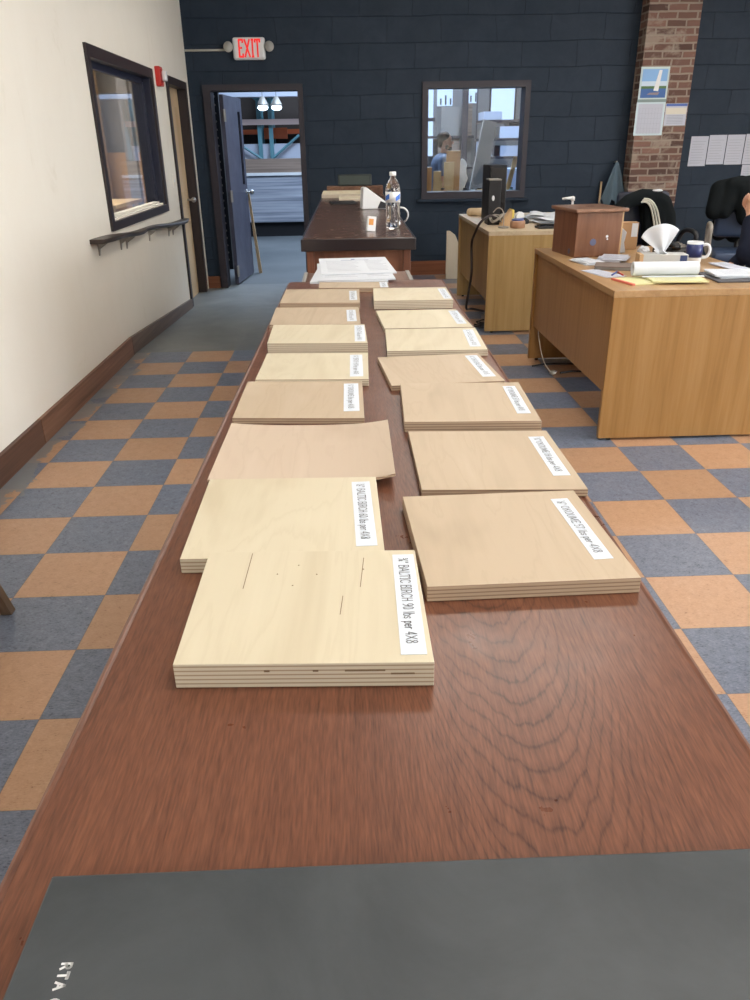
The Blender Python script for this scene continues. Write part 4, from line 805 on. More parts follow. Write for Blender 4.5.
jacket('black_jacket', 'plain black jacket thrown over the blue vinyl chair at the right', 4.20, 1.14, math.radians(-18), w_=.27, zt=1.05)
sj = thing('striped_jacket', 'black sports jacket with three white sleeve stripes draped over a chair', 'jacket', (3.24, .80, 0))
bm = BM()
ctl = [(-.24, -.02, .86, .05), (-.16, 0, .92, .055), (-.05, .02, .95, .06), (.05, .03, .945, .06), (.13, .03, .90, .065), (.18, .03, .80, .065), (.20, .02, .68, .06), (.20, .02, .56, .06)]
for a, b in zip(ctl, ctl[1:]): capsule(bm, a[:3], b[:3], a[3], b[3])
for k in range(4): capsule(bm, (.02 + .05 * k, .02, .92 - .03 * k), (.05 + .045 * k, .02, .56), .055, .05)
capsule(bm, (.0, .08, .93), (.1, .1, .6), .06, .06)
jb = obj('jacket_body', bm, M_blackfab, sj, remesh=.01)
for k in range(3):
    bm = BM(); off = .022 * k
    pts = [(-.075 + off * .4, -.045, .915 + off * .55), (-.03 + off * .6, -.055, .918 + off * .35), (.01 + off, -.052, .87), (.045 + off, -.048, .77), (.075 + off, -.048, .67), (.085 + off, -.05, .58)]
    tube(bm, pts, .0075, 8); obj('white_stripe', bm, M_beigeplastic, sj, smooth=True)
bm = BM(); ball(bm, (.06, .0, .995), .03, (1.4, .9, .35)); obj('collar_tab', bm, M_white, sj, smooth=True)

# blue cloth on a stick against the wall
cl = thing('hanging_cloth', 'slate blue cloth hung to a point beside the brick pillar', 'cloth', (3.80, 3.30, 0))
def cloth(u, v):
    wv = .012 + .13 * v ** .9; x = -.012 + (u - .5) * 2 * wv - .01 * v + (.03 * v if u > .5 else 0)
    z = 1.145 - .42 * v + (.05 * math.sin(u * 17) * v ** 3); y = .0 + .035 * math.sin(u * 13) * v
    return (x, y, z)
bm = BM(); sheet(bm, 40, 20, cloth, .004); obj('cloth_sheet', bm, M_bluecloth, cl, smooth=True)
bm = BM(); cyl(bm, (-.01, .04, 1.14), (-.01, .10, 1.145), .008); ball(bm, (-.01, .04, 1.145), .014); obj('hook', bm, M_steel, cl, smooth=True)
bm = BM(); cyl(bm, (3.60, 3.18, 0), (3.66, 3.38, .95), .011, n=10); tag(obj('wooden_stick', bm, M_maple, loc=(3.68, 3.28, 0)), 'pale wooden stick leaning on the wall beside the hanging cloth', 'stick')

# ================================================================== PERSON AT THE DESK
pe = thing('person', 'person in a navy jacket seated at the right edge, one hand raised', 'person', (3.40, -1.02, 0))
def body(limbs, blobs):
    bm = BM()
    for a, b, r1, r2 in limbs: capsule(bm, a, b, r1, r2)
    for c_, r_, s_ in blobs: ball(bm, c_, r_, s_, 20)
    return bm
hd = Vector((-.02, 0, 1.24))
sk_l = [((0, 0, 1.02), (-.01, 0, 1.18), .06, .052), ((-.06, .20, .985), (-.06, .25, .74), .045, .038), ((-.06, .25, .74), (-.24, .16, .64), .037, .028),
        ((-.06, -.20, .985), (-.33, -.22, .78), .045, .038), ((-.33, -.22, .78), (-.275, -.06, .965), .036, .026),
        ((0, 0, .56), (0, 0, .95), .13, .14), ((-.04, .10, .54), (-.48, .12, .52), .075, .06), ((-.04, -.10, .54), (-.48, -.12, .52), .075, .06),
        ((-.48, .12, .50), (-.52, .12, .09), .055, .038), ((-.48, -.12, .50), (-.44, -.12, .09), .055, .038), ((-.52, .12, .05), (-.68, .12, .035), .04, .03), ((-.44, -.12, .05), (-.60, -.12, .035), .04, .03)]
hb = [((hd.x, 0, 1.27), .105, (.95, .76, 1.18)), ((hd.x - .04, 0, 1.20), .07, (.9, .8, .9)), ((hd.x - .108, 0, 1.245), .016, (1.2, .8, 1.3)), ((hd.x, .082, 1.255), .026, (.7, .4, 1.1)), ((hd.x, -.082, 1.255), .026, (.7, .4, 1.1)),
      ((-.28, -.045, .995), .034, (.55, .9, 1.1)), ((-.27, .14, .625), .035, (1.1, .9, .5))]
bm = body(sk_l, hb)
# fingers of the raised hand, curled towards the chin
for k in range(4):
    y_ = -.062 + k * .019; L_ = (.030, .034, .036, .028)[k]; capsule(bm, (-.285, y_, 1.018), (-.300, y_ + .002, 1.018 + L_), .0088, .0082, 8); capsule(bm, (-.300, y_ + .002, 1.018 + L_), (-.290, y_ + .004, 1.018 + L_ + .018), .0082, .0072, 8)
capsule(bm, (-.275, -.01, .985), (-.29, .016, 1.015), .010, .009, 8); capsule(bm, (-.29, .016, 1.015), (-.295, .014, 1.038), .009, .008, 8)
for k in range(4): capsule(bm, (-.29, .112 + .018 * k, .622), (-.335, .110 + .018 * k, .612), .0085, .0075, 8)
obj('body', bm, M_skin, pe, remesh=.0055)
bm = body([((0, 0, .55), (0, 0, .95), .165, .165), ((0, .10, 1.0), (0, .185, .985), .09, .075), ((0, -.10, 1.0), (0, -.185, .985), .09, .075), ((-.05, .2, .985), (-.06, .25, .74), .072, .060), ((-.06, .25, .74), (-.20, .18, .66), .054, .042),
           ((-.05, -.2, .985), (-.33, -.22, .78), .082, .068), ((-.33, -.22, .78), (-.285, -.09, .93), .060, .042), ((0, 0, .98), (0, 0, 1.10), .10, .068), ((-.06, 0, .62), (-.05, 0, .85), .14, .12)], [])
obj('navy_jacket', bm, M_navyfab, pe, remesh=.010)
bm = body([((-.04, .10, .54), (-.48, .12, .52), .09, .072), ((-.04, -.10, .54), (-.48, -.12, .52), .09, .072), ((-.48, .12, .50), (-.52, .12, .12), .068, .052), ((-.48, -.12, .50), (-.44, -.12, .12), .068, .052), ((0, -.05, .55), (0, .05, .55), .13, .13)], [])
obj('trousers', bm, M_jeans, pe, remesh=.012)
bm = body([], [((hd.x + .015, 0, 1.305), .108, (.98, .84, .98)), ((hd.x + .05, 0, 1.25), .08, (.8, .9, 1.1))]); obj('hair', bm, M_hair, pe, remesh=.01)
bm = BM(); ball(bm, (hd.x - .098, 0, 1.200), .014, (.5, 1.9, .55)); obj('mouth', bm, mat('lips', (.42, .16, .13), .5), pe, smooth=True)
for s in (-1, 1):
    bm = BM(); ball(bm, (hd.x - .084, .034 * s, 1.275), .0115, (.8, 1.15, .6)); ey = obj('eye', bm, M_white, pe, smooth=True)
    bm = BM(); ball(bm, (hd.x - .0905, .034 * s, 1.275), .0055, (.6, 1, 1)); obj('iris', bm, M_hair, ey, smooth=True)
    bm = BM(); capsule(bm, (hd.x - .094, .018 * s, 1.298), (hd.x - .086, .052 * s, 1.297), .005, .004, 8); obj('eyebrow', bm, M_hair, pe, smooth=True)
for s in (-1, 1):
    yy = .12 * s; xx = -.52 if s > 0 else -.44; bm = BM(); capsule(bm, (xx + .02, yy, .045), (xx - .15, yy, .036), .045, .034); obj('shoe', bm, M_black, pe, remesh=.01)

# ================================================================== WALL FITTINGS
# live edge shelf under the cream wall window
sh = thing('live_edge_shelf', 'dark live edge wooden shelf on brackets below the window in the cream wall', 'shelf', (LX, .75, .80))
def se(u): y = -1.33 + 3.0 * u; d = .085 + .022 * math.sin(u * 9 + .6) + .014 * math.sin(u * 23) - .02 * u; z = .05 - .125 * u + .006 * math.sin(u * 14); return y, d, z
bm = BM(); n_ = 60; R0 = []
for i in range(n_ + 1):
    y, d, z = se(i / n_); R0.append([bm.verts.new(q) for q in ((0, y, z), (d - .008, y, z), (d, y, z - .008), (d - .006, y, z - .024), (d - .02, y, z - .028), (0, y, z - .028))])
for A, B_ in zip(R0, R0[1:]):
    for k in range(6): bm.faces.new((A[k], A[(k + 1) % 6], B_[(k + 1) % 6], B_[k]))
bm.faces.new(R0[0]); bm.faces.new(R0[-1][::-1])
M_shelf = wood('dark_slab_wood', (0.020, 0.014, 0.012), (0.045, 0.032, 0.028), (0.085, 0.06, 0.045), (30, 1.5, 30), 0.4, rand=False)
obj('slab', bm, M_shelf, sh, smooth=False)
for u in (.05, .22, .27, .50, .74, .80):
    y, d, z = se(u); bm = BM(); prism(bm, [(0, z - .028), (.07, z - .028), (.07, z - .032), (.012, z - .07), (.006, z - .11), (.0, z - .11)], 'y', y - .008, y + .008); obj('bracket', bm, M_steeldull, sh)
# fire alarm
fa = thing('fire_alarm', 'red fire alarm with a white strobe on the cream wall between window and door', 'fire alarm', (LX, 1.93, 1.91))
bm = BM(); box(bm, 0, .045, -.06, .06, -.075, .075); q_ = obj('alarm_body', bm, M_red, fa, bev=.008); bm = BM(); box(bm, .045, .085, -.005, .05, -.035, .045); obj('strobe', bm, M_white, q_, bev=.01)
bm = BM(); box(bm, .045, .050, -.05, -.015, -.05, .05); obj('speaker_grille', bm, mat('dark_red', (.28, .015, .012), .5), q_)
# light switch
ls = thing('light_switch', 'small cream light switch on the cream wall left of the pale door', 'switch', (LX, 2.12, 1.08)); bm = BM(); box(bm, 0, .007, -.035, .035, -.057, .057); q_ = obj('plate', bm, M_cream, ls, bev=.002); bm = BM(); box(bm, .007, .014, -.006, .006, -.012, .012); obj('toggle', bm, M_white, q_, bev=.001)
# exit sign
ex = thing('exit_sign', 'white exit sign with red letters and two round lamps above the doorway', 'exit sign', (-.080, FY, 2.252))
bm = BM(); box(bm, -.163, .163, -.055, 0, -.100, .100); q_ = obj('sign_body', bm, M_white, ex, bev=.022)
bm = BM(); lettering(bm, 'EXIT', lambda u, v: (-.105 + u, -.0562, -.072 + v), .215, .148, .017, gap=.24); obj('lettering', bm, mat('lit_red_letters', (.6, .02, .02), .4, emit=(1, .04, .03), es=.30), q_)
for s in (-1, 1):
    bm = BM(); cyl(bm, (s * .16, -.03, .015), (s * .19, -.03, .015), .014); obj('lamp_arm', bm, M_white, ex)
    bm = BM(); lathe(bm, [(.0, .0), (.02, .0), (.046, .035), (.048, .05), (.0, .052)], 24); bm.transform(Matrix.Translation((s * .205, -.02, .015)) @ Matrix.Rotation(PI / 2, 4, 'X')); l_ = obj('emergency_lamp', bm, mat('grey_lamp_housing', (.42, .41, .38), .4), ex, smooth=True)
cd = BM(); cyl(cd, (-.737, FY - .014, 2.245), (-.30, FY - .014, 2.245), .010, n=12); tag(obj('conduit', cd, mat('pale_conduit', (.5, .49, .45), .5), loc=(-.5, FY, 2.245), smooth=True), 'thin pale conduit running along the navy wall to the exit sign', 'conduit')

# calendar and notes on the pillar (front face y = 3.19)
PY = 3.19
ca = thing('wall_calendar', 'wall calendar with a sailing boat picture hanging on the brick pillar', 'calendar', (4.035, PY - .004, 1.715))
def quad(name, m_, parent, x0, x1, z0, z1, y=0.0, t=.002, sh=.0):
    bm = BM(); prism(bm, [(x0 + sh * 0, z0), (x1, z0), (x1, z1), (x0, z1)], 'y', y - t, y); return obj(name, bm, m_, parent)
up_ = quad('picture_page', mat('pale_green_page', (.52, .62, .62), .5), ca, -.145, .152, .02, .315)
quad('photo_sky', mat('sky_print', (.22, .42, .72), .5), up_, -.125, .135, .14, .295, -.002, .001)
quad('photo_cloud', mat('cloud_print', (.55, .66, .78), .5), up_, -.125, .135, .14, .185, -.003, .001)
quad('photo_trees', mat('tree_print', (.07, .16, .05), .5), up_, -.125, .135, .118, .142, -.003, .001)
quad('photo_water', mat('water_print', (.04, .12, .34), .5), up_, -.125, .135, .035, .118, -.002, .001)
bm = BM(); prism(bm, [(.005, .10), (.055, .095), (.075, .285), (.045, .285)], 'y', -.0055, -.0035); obj('photo_sail', bm, M_white, up_)
bm = BM(); prism(bm, [(-.06, .065), (.055, .06), (.07, .085), (-.03, .082)], 'y', -.0055, -.0035); obj('photo_hull', bm, mat('boat_print', (.25, .2, .22), .5), up_)
quad('binding', mat('grey_green_strip', (.20, .27, .26), .5), ca, -.148, .154, -.005, .022, -.0005, .004)
lo_ = quad('date_page', mat('pale_page_border', (.55, .66, .70), .5), ca, -.150, .152, -.315, -.005)
quad('date_grid_paper', M_paperw, lo_, -.128, .130, -.295, -.02, -.002, .001)
bm = BM()
for i in range(8): box(bm, -.115 + i * .033, -.114 + i * .033, -.0036, -.0030, -.30, -.06)
for i in range(6): box(bm, -.115, .117, -.0036, -.0030, -.30 + i * .048, -.299 + i * .048)
obj('date_grid', bm, M_inkpale, lo_)
no = thing('pinned_note', 'white and yellowish note with a blue header pinned right of the calendar', 'note', (4.300, PY - .004, 1.595))
q_ = quad('sheet', M_paperw, no, -.105, .12, -.105, .10); quad('header', mat('blue_header', (.08, .14, .42), .5), q_, -.102, .118, .075, .098, -.002, .001); quad('cream_area', mat('cream_area', (.66, .62, .52), .6), q_, -.10, .115, .0, .06, -.002, .0005)
bm = BM()
for i in range(6): box(bm, -.08, .09, -.003, -.0024, -.085 + i * .014, -.081 + i * .014)
obj('printed_lines', bm, M_inkpale, q_)
# sheets on the navy wall
for i in range(6):
    lab = ['leftmost white sheet on the navy wall right of the pillar', 'second white sheet from the left on the navy wall', 'third white sheet from the left on the navy wall', 'white sheet at the right edge of the picture, topmost on the navy wall', 'lower white sheet at the right edge of the picture', 'far right white sheet on the navy wall'][i]
    x0_, x1_, z0_, z1_ = [(4.60, 4.79, 1.09, 1.385), (4.80, 4.99, 1.105, 1.395), (5.0, 5.19, 1.10, 1.395), (5.20, 5.40, 1.10, 1.40), (5.21, 5.41, .90, 1.095), (5.42, 5.62, 1.10, 1.40)][i]
    sp_ = thing('pinned_sheet', lab, 'paper', ((x0_ + x1_) / 2, FY - .003, (z0_ + z1_) / 2), 0, 'white sheets pinned on the navy wall'); hx, hz = (x1_ - x0_) / 2, (z1_ - z0_) / 2
    q_ = quad('sheet', M_paperw, sp_, -hx, hx, -hz, hz); bm = BM()
    for k in range(9): box(bm, -hx * .8, hx * random.uniform(.3, .8), -.003, -.0024, -hz * .8 + k * hz * .18, -hz * .8 + k * hz * .18 + .003)
    obj('printed_lines', bm, M_inkpale, q_)

# stool at the left edge
stl = thing('wooden_stool', 'wooden stool whose square leg shows at the left edge of the picture', 'stool', (-.48, -3.66, 0))
bm = BM(); box(bm, -.17, .17, -.17, .17, .44, .475); obj('seat', bm, M_basewood, stl, bev=.008)
M_leg = wood('weathered_leg', (.08, .05, .03), (.17, .115, .075), (.25, .18, .12), (30, 30, 2), .5)
for sx_ in (-1, 1):
    for sy_ in (-1, 1):
        bm = BM(); P = lambda x, y, z: bm.verts.new((x, y, z)); tx, ty, bx_, by_ = sx_ * .13, sy_ * .13, sx_ * .195, sy_ * .22; w2 = .017
        bt_ = [P(bx_ + a, by_ + b, 0) for a, b in ((-w2, -w2), (w2, -w2), (w2, w2), (-w2, w2))]; tp_ = [P(tx + a, ty + b, .44) for a, b in ((-w2, -w2), (w2, -w2), (w2, w2), (-w2, w2))]
        bm.faces.new(bt_[::-1]); bm.faces.new(tp_)
        for k in range(4): bm.faces.new((bt_[k], bt_[(k + 1) % 4], tp_[(k + 1) % 4], tp_[k]))
        obj('leg', bm, M_leg, stl, bev=.002)

# ================================================================== WAREHOUSE
WF = -.10
# board leaning by the open door
bm = BM(); prism(bm, [(-.275, WF), (-.235, WF), (-.320, .85), (-.345, .85)], 'y', 4.46, 4.50); tag(obj('leaning_board', bm, M_maple, loc=(-.27, 4.48, WF)), 'pale board leaning just behind the open slate blue door', 'board')
# rack behind the doorway
rk = thing('pallet_rack', 'teal pallet rack with orange parts seen through the open doorway', 'rack', (-.57, 9.46, WF))
for x in (-1.9, -.06, .14, 1.9):
    for y in (0, .5): bm = BM(); box(bm, x - .035, x + .035, y - .03, y + .03, 0, 4.2); obj('upright', bm, M_teal, rk)
for (a, b) in (((-.06, 1.26), (-.62, 1.62)), ((.14, 1.26), (.62, 1.62)), ((-.06, 2.18), (-.5, 2.5)), ((.14, 2.18), (.6, 2.5))):
    bm = BM(); capsule(bm, (a[0], -.02, a[1]), (b[0], -.02, b[1]), .022, .022, 8); obj('brace', bm, M_teal, rk)
for z in (1.80, 2.34):
    bm = BM(); box(bm, -1.9, 1.9, -.08, -.031, z, z + .09); obj('beam', bm, M_beam, rk)
bm = BM(); box(bm, -1.9, 1.9, .54, .60, 1.66, 1.74); obj('orange_beam', bm, M_orange, rk)
bm = BM(); box(bm, -.02, .4, .36, .46, 1.58, 1.76); obj('orange_bracket', bm, M_orange, rk)
# lumber stacks under it
for j, (z0_, z1_, m_, nm, lab) in enumerate(((.34, 1.0, M_lum, 'sheet_stack', 'grey blue stack of sheets seen through the doorway'), (1.045, 1.26, M_lum2, 'sheet_stack', 'brown stack of sheets lying on the grey stack behind the doorway'), (1.265, 1.50, M_whitesheet, 'sheet_stack', 'pale wrapped sheets standing in the teal rack behind the brown stack'))):
    bm = BM(); box(bm, -2.2, 1.35, 8.78 if j < 2 else 9.52, 9.36 if j < 2 else 9.88, (WF + z0_ - (.10 if j == 0 else 0)) if j < 2 else WF, WF + z1_); tag(obj(nm, bm, m_, loc=(-.4, 9.0, WF + z0_)), lab, 'stack', 'stacks of sheets behind the doorway')
bm = BM(); box(bm, -2.2, 1.35, 8.76, 9.36, WF + 1.0, WF + 1.045); tag(obj('stack_cap', bm, M_white, loc=(-.4, 9.0, WF + 1)), 'white board laid between the grey and brown sheet stacks', 'board')
bm = BM(); box(bm, -2.2, 1.35, 8.82, 9.3, WF, WF + .24); tag(obj('dark_plinth', bm, M_dark, loc=(-.4, 9.0, WF)), 'black base under the grey sheet stack behind the doorway', 'base')
bm = BM(); box(bm, -2.4, 1.6, 9.0, 9.3, 2.12, 2.45); tag(obj('pale_infill', bm, M_whitesheet, loc=(-.4, 9.15, 2.12)), 'pale duct crossing above the teal rack behind the doorway', 'infill')  # pale slab added to stand for the pale area above the rack
for x_ in (-2.0, 1.2): bm = BM(); cyl(bm, (x_, 9.15, 2.45), (x_, 9.15, 5.2), .012, n=8); o = obj('infill_hanger', bm, M_steeldull); tag(o, 'thin rod hanging the pale duct from the roof', 'rod', 'rods hanging the duct')
bm = BM(); box(bm, -2.3, 1.5, 10.12, 10.2, WF, 4.4); tag(obj('rack_shade_panel', bm, mat('shadow_brown_backing', (.045, .035, .03), .9), loc=(-.4, 10.16, WF)), 'dark brown panel coloured as the shade behind the teal rack', 'panel')  # near-black panel carries the shade behind the rack in its colour
for x in (-.46, -.235):
    lp = thing('high_bay_lamp', 'round bluish lamp hanging beyond the doorway', 'lamp', (x, 8.55, 1.935), 0, 'round lamps beyond the doorway'); bm = BM(); ball(bm, (0, 0, 0), .075, (1.15, .6, .62), 16); obj('lens', bm, M_lampw, lp, smooth=True); bm = BM(); lathe(bm, [(.03, .16), (.09, .05), (.10, .03)], 20); obj('shade', bm, M_steeldull, lp, smooth=True); bm = BM(); cyl(bm, (0, 0, .15), (0, 0, 3.2), .004, n=6); obj('cord', bm, M_black, lp)
# perforated post seen in the gap by the hinges
po = thing('perforated_post', 'dark perforated rack post seen in the gap beside the open door', 'post', (-.70, 4.9, WF)); bm = BM(); box(bm, -.05, .05, -.04, .04, 0, 3.6); q_ = obj('post_body', bm, M_black, po)
for k in range(22): bm = BM(); cyl(bm, (.0, -.041, .12 + k * .09), (.0, -.043, .12 + k * .09), .013, n=8); obj('hole', bm, M_greyplastic, q_)

# workbench and samples just behind the window
wb = thing('workbench', 'bench along the warehouse side of the window', 'bench', (2.25, 3.90, WF)); bm = BM(); box(bm, -.62, .62, -.22, .22, .88, .92); obj('bench_top', bm, M_cardlight, wb, bev=.003)
for sx_ in (-1, 1):
    for sy_ in (-1, 1): bm = BM(); box(bm, sx_ * .58 - .03, sx_ * .58 + .03, sy_ * .18 - .03, sy_ * .18 + .03, 0, .88); obj('leg', bm, M_maple, wb)
BT = WF + .9205
def panel(label, x, y, w_, h_, m_, lean=.12, th=.018, rz=0, name='timber_offcut'):
    o = obj(name, box(BM(), -w_ / 2, w_ / 2, -th / 2, th / 2, 0, h_), m_, bev=.001); o.location = (x, y, BT + th * .1); o.rotation_euler = (lean, 0, rz); return tag(o, label, 'panel', 'panels standing on the bench behind the window')
M_tan = wood('tan_panel', (.36, .20, .09), (.47, .28, .135), (.54, .34, .17), (12, 12, 1.5), .6); M_tan2 = wood('honey_panel', (.42, .28, .13), (.55, .39, .20), (.62, .46, .26), (12, 12, 1.5), .6)
panel('tallest orange tan panel behind the window, near its middle', 2.095, 3.98, .16, .46, M_tan)
panel('honey coloured panel in front of the tallest tan one behind the window', 2.035, 3.86, .115, .345, M_tan2)
panel('tan panel low at the left corner of the window', 1.79, 3.96, .12, .29, M_tan)
panel('second tan panel from the left corner of the window', 1.90, 3.88, .09, .25, M_tan2, rz=.2)
panel('short honey block in front at the lower left of the window', 1.91, 3.80, .10, .145, M_tan2, 0)
bx_ = obj('leaning_stick', box(BM(), -.025, .025, -.01, .01, 0, .40), M_tan2, bev=.001); bx_.location = (2.70, 3.80, BT); bx_.rotation_euler = (0, .22, 0); tag(bx_, 'pale stick leaning at the lower right of the window', 'stick')
for k, (x, y, r_, m_, lab) in enumerate(((1.96, 3.77, .026, M_card, 'small brown jar on the bench behind the window, left of the panels'), (2.22, 3.78, .03, M_frame, 'dark jar on the bench right of the tan panels'), (2.31, 3.79, .028, M_white, 'white jar on the bench behind the window'), (2.39, 3.80, .034, M_cardlight, 'tan jar on the bench beside the black tower'), (2.74, 3.74, .022, M_teal, 'teal jar at the lower right corner of the window'))):
    j_ = thing('jar', lab, 'jar', (x, y, BT), 0, 'jars on the bench behind the window'); bm = BM(); lathe(bm, [(r_ * .9, 0), (r_, .004), (r_, .05), (r_ * .8, .06)], 18); obj('jar_body', bm, m_, j_, smooth=True); bm = BM(); lathe(bm, [(r_ * .85, .06), (r_ * .85, .072)], 18); obj('lid', bm, M_black, j_)
bag = BM(); ball(bag, (2.215, 4.02, BT + .19), .075, (.75, .5, 2.5), 18)
for v_ in bag.verts: v_.co.x += .012 * math.sin(v_.co.z * 40); 
tag(obj('white_sack', bag, M_white, loc=(2.215, 4.02, BT), smooth=True), 'white sack standing right of the tallest tan panel behind the window', 'sack')

# man behind the window
mn = thing('person', 'dark haired bearded man in a grey t-shirt standing in the warehouse behind the window', 'person', (2.09, 4.85, WF))
H0 = 1.50
lim = [((0, 0, .92), (0, 0, 1.20), .125, .135), ((0, 0, 1.25), (.015, 0, 1.38), .055, .05), ((-.01, .17, 1.27), (.02, .20, 1.0), .045, .038), ((.02, .20, 1.0), (.22, .16, .90), .037, .027), ((-.01, -.17, 1.27), (-.04, -.21, 1.0), .045, .038), ((-.04, -.21, 1.0), (.16, -.17, .90), .037, .027),
       ((0, .09, .88), (.01, .10, .48), .08, .055), ((.01, .10, .48), (-.01, .10, .08), .052, .036), ((0, -.09, .88), (.01, -.10, .48), .08, .055), ((.01, -.10, .48), (-.01, -.10, .08), .052, .036), ((-.01, .10, .05), (.14, .11, .035), .04, .032), ((-.01, -.10, .05), (.14, -.11, .035), .04, .032)]
blb = [((.02, 0, 1.48), .088, (.98, .76, 1.17)), ((.05, 0, 1.42), .056, (.95, .85, .9)), ((.112, 0, 1.462), .015, (1.2, .8, 1.3)), ((.015, .068, 1.46), .024, (.7, .4, 1.1)), ((.015, -.068, 1.46), .024, (.7, .4, 1.1)), ((.245, .155, .895), .036, (1.1, .5, .9)), ((.185, -.165, .895), .036, (1.1, .5, .9))]
bm = body(lim, blb)
for s, (hx_, hy_) in ((1, (.275, .15)), (-1, (.215, -.16))):
    for k in range(4): capsule(bm, (hx_, hy_, .918 - .018 * k), (hx_ + .035, hy_ - .01 * s, .914 - .018 * k), .0088, .0082, 8); capsule(bm, (hx_ + .035, hy_ - .01 * s, .914 - .018 * k), (hx_ + .045, hy_ - .035 * s, .912 - .018 * k), .0082, .0075, 8)
    capsule(bm, (hx_ - .02, hy_, .925), (hx_ + .005, hy_ - .03 * s, .945), .010, .009, 8)
obj('body', bm, M_skin, mn, remesh=.0055)
bm = body([((0, 0, .90), (0, 0, 1.20), .150, .158), ((0, .08, 1.26), (-.01, .165, 1.265), .08, .068), ((0, -.08, 1.26), (-.01, -.165, 1.265), .08, .068), ((-.01, .17, 1.26), (.005, .19, 1.12), .066, .058), ((-.01, -.17, 1.26), (-.025, -.19, 1.12), .066, .058)], []); obj('t_shirt', bm, M_tee, mn, remesh=.010)
bm = body([((0, .09, .86), (.01, .10, .48), .095, .07), ((.01, .10, .48), (-.01, .10, .10), .067, .055), ((0, -.09, .86), (.01, -.10, .48), .095, .07), ((.01, -.10, .48), (-.01, -.10, .10), .067, .055), ((0, -.05, .88), (0, .05, .88), .12, .12)], []); obj('trousers', bm, M_jeans, mn, remesh=.012)
bm = body([], [((-.002, 0, 1.523), .086, (1.0, .86, .88)), ((-.035, 0, 1.475), .066, (.75, .95, 1.05))]); obj('hair', bm, M_hair, mn, remesh=.008)
bm = body([], [((.068, 0, 1.400), .040, (.95, 1.15, .8)), ((.035, .045, 1.42), .030, (.9, .6, 1.1)), ((.035, -.045, 1.42), .030, (.9, .6, 1.1))]); obj('beard', bm, M_hair, mn, remesh=.007)
for s in (-1, 1):
    bm = BM(); ball(bm, (.092, .029 * s, 1.488), .0100, (.8, 1.15, .6)); ey = obj('eye', bm, M_white, mn, smooth=True)
    bm = BM(); ball(bm, (.098, .029 * s, 1.488), .0048, (.6, 1, 1)); obj('iris', bm, M_hair, ey, smooth=True)
    bm = BM(); capsule(bm, (.102, .014 * s, 1.507), (.094, .046 * s, 1.506), .005, .004, 8); obj('eyebrow', bm, M_hair, mn, smooth=True)
bm = BM(); ball(bm, (.104, 0, 1.418), .011, (.5, 1.9, .5)); obj('mouth', bm, mat('lips', (.42, .16, .13), .5), mn, smooth=True)
for s in (-1, 1): bm = BM(); capsule(bm, (.0, .105 * s, .045), (.16, .11 * s, .036), .046, .036); obj('shoe', bm, M_black, mn, remesh=.01)

# daylit windows in the warehouse back wall and rack things behind the window
def slab(name, label, cat, x0, x1, y0, y1, z0, z1, m_, group=None, **k):
    bm = BM(); box(bm, x0, x1, y0, y1, z0, z1, **k); return tag(obj(name, bm, m_, loc=((x0 + x1) / 2, (y0 + y1) / 2, z0)), label, cat, group)
dw = thing('daylit_window', 'bright daylit panel at the upper right of the view through the window', 'window', (3.78, 10.05, 1.70)); bm = BM(); box(bm, -.21, .22, 0, .03, 0, 1.2); obj('pane', bm, M_day, dw); bm = BM(); box(bm, -.24, -.21, -.01, .04, -.03, 1.23); box(bm, .22, .25, -.01, .04, -.03, 1.23); obj('frame', bm, M_frame2, dw)
dw = thing('daylit_window', 'narrow bright panel at the upper left of the view through the window', 'window', (2.44, 10.05, 1.15)); bm = BM(); box(bm, -.09, .07, 0, .03, 0, 1.6); obj('pane', bm, M_day, dw); bm = BM(); box(bm, -.12, .10, -.012, .0, .58, .64); obj('frame', bm, M_frame2, dw)
for i, (x0_, x1_, z0_, z1_, lab) in enumerate(((2.58, 2.86, 1.98, 2.30, 'daylit window with dark clutter left of the post, seen through the window'), (3.04, 3.32, 2.02, 2.30, 'daylit window right of the post, seen through the window'))):
    dw = thing('daylit_window', lab, 'window', (x0_, 10.05, z0_)); bm = BM(); box(bm, 0, x1_ - x0_, 0, .03, 0, z1_ - z0_); q_ = obj('pane', bm, M_day, dw)
    for k in range(3): bm = BM(); box(bm, .05 + k * .09, .075 + k * .09, -.03, -.005, .02, .12 + .05 * ((k + i) % 2)); obj('mullion', bm, M_frame2, dw)
slab('brown_crate', 'brown crate stacked behind the man seen through the window', 'crate', 2.56, 2.87, 9.2, 9.9, 1.479, 1.93, M_taupe)
slab('brown_crate', 'grey brown crate under the upper one behind the man', 'crate', 2.50, 2.87, 9.1, 9.9, .979, 1.43, M_lum2)
slab('brown_crate', 'tan crate right of the dark post, seen through the window', 'crate', 3.01, 3.10, 9.2, 9.9, 1.479, 1.98, M_lum2)
slab('brown_crate', 'lower tan crate right of the dark post, seen through the window', 'crate', 3.01, 3.10, 9.2, 9.9, .979, 1.43, M_taupe)
slab('rack_post', 'dark purple rack post in the middle left of the view through the window', 'post', 2.885, 2.985, 8.9, 9.0, WF, 4.5, M_frame2)
slab('partition', 'grey partition behind the crates, holding the daylit panels', 'partition', 2.1, 4.6, 10.085, 10.2, WF, 3.2, M_whwall)
sr = thing('storage_rack', 'storage rack with crates and white boxes, seen through the window', 'rack', (3.2, 9.0, 0))
for (x0_, x1_, y0_, y1_, z_) in ((2.3, 3.12, 9.06, 9.95, 1.44), (2.3, 3.12, 9.06, 9.95, .94), (3.13, 4.02, 8.3, 8.95, 1.66), (3.13, 4.02, 8.3, 8.95, 1.385), (3.13, 4.02, 8.3, 8.95, 1.11)):
    bm = BM(); box(bm, x0_ - 3.2, x1_ - 3.2, y0_ - 9, y1_ - 9, z_, z_ + .038); obj('shelf', bm, M_frame2, sr)
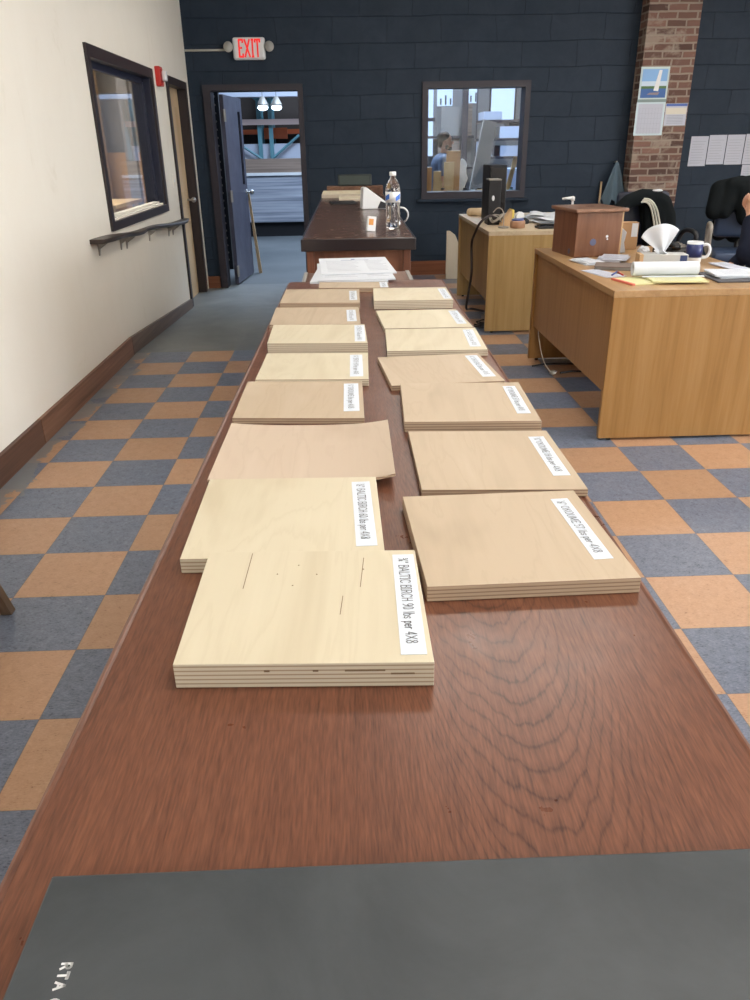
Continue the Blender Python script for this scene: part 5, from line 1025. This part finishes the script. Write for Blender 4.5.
for (x_, y_) in ((2.3, 9.06), (2.3, 9.93), (3.11, 9.93), (4.0, 8.3), (4.0, 8.93), (3.13, 8.93)):
    bm = BM(); box(bm, x_ - 3.2, x_ - 3.18, y_ - 9, y_ - 8.98, WF, 2.4); obj('rack_leg', bm, M_frame2, sr)
slab('white_box', 'white box on the rack at the middle of the view through the window', 'box', 3.16, 3.46, 8.32, 8.9, 1.699, 1.82, M_whitesheet)
slab('white_box', 'white box lower at the middle of the view through the window', 'box', 3.14, 3.32, 8.32, 8.9, 1.15, 1.38, M_whitesheet)
slab('white_box', 'long white box right of the leaning beam, seen through the window', 'box', 3.44, 3.97, 8.32, 8.9, 1.424, 1.60, mat('bright_white_wrap', (.62, .68, .80), .5))
slab('white_box', 'white box under the long one at the right of the window view', 'box', 3.46, 3.97, 8.32, 8.9, 1.149, 1.31, M_whitesheet)
slab('white_box', 'broad pale box low at the right of the window view', 'box', 3.20, 3.85, 7.4, 8.1, WF, .98, mat('pale_blue_wrap', (.45, .52, .68), .5))
slab('dark_clutter', 'dark clutter on the long white box, seen through the window', 'clutter', 3.60, 3.93, 8.4, 8.8, 1.601, 1.655, M_frame)
bm = BM(); prism(bm, [(2.62, .35), (2.86, .35), (3.05, 1.62), (2.86, 1.66)], 'y', 6.5, 6.6); tag(obj('leaning_beam', bm, M_taupe, loc=(2.8, 6.55, WF)), 'broad grey board leaning diagonally in the view through the window', 'board')
slab('warehouse_cabinet', 'low grey cabinet supporting the leaning grey board', 'cabinet', 2.5, 3.0, 6.35, 6.75, WF, .35, M_lum)
slab('rack_column', 'dark rack column at the right edge of the view through the window', 'post', 3.86, 3.93, 8.4, 8.5, WF, 4.5, M_frame2)

# ------------------------------------------------------------------ side room seen through the cream wall window
slab('chipboard_panel', 'brown chipboard panel standing in the side room', 'panel', -1.95, -1.02, 3.36, 3.40, -.1, 1.32, M_card)
tbm = thing('side_table', 'pale wooden trestle table in the side room', 'table', (-1.50, 2.25, -.1)); bm = BM(); box(bm, -.3, .3, -.5, .5, .97, 1.0); obj('table_top', bm, M_maple, tbm)
for sx_ in (-1, 1):
    for sy_ in (-1, 1): bm = BM(); capsule(bm, (sx_ * .25, sy_ * .42, .97), (sx_ * .27, sy_ * .56, .02), .022, .022, 8); obj('leg', bm, M_maple, tbm)
slab('side_room_post', 'grey post in the side room behind the window glass', 'post', -1.36, -1.26, 2.95, 3.05, -.1, 3.0, M_whwall)
slab('side_room_post', 'tan post in the side room near the left of the window', 'post', -1.78, -1.62, 3.10, 3.24, -.1, 3.0, M_cardlight)
slab('white_counter', 'pale low counter below the glass in the side room', 'counter', -1.40, -.95, -.4, 1.6, -.1, .80, M_whitesheet)
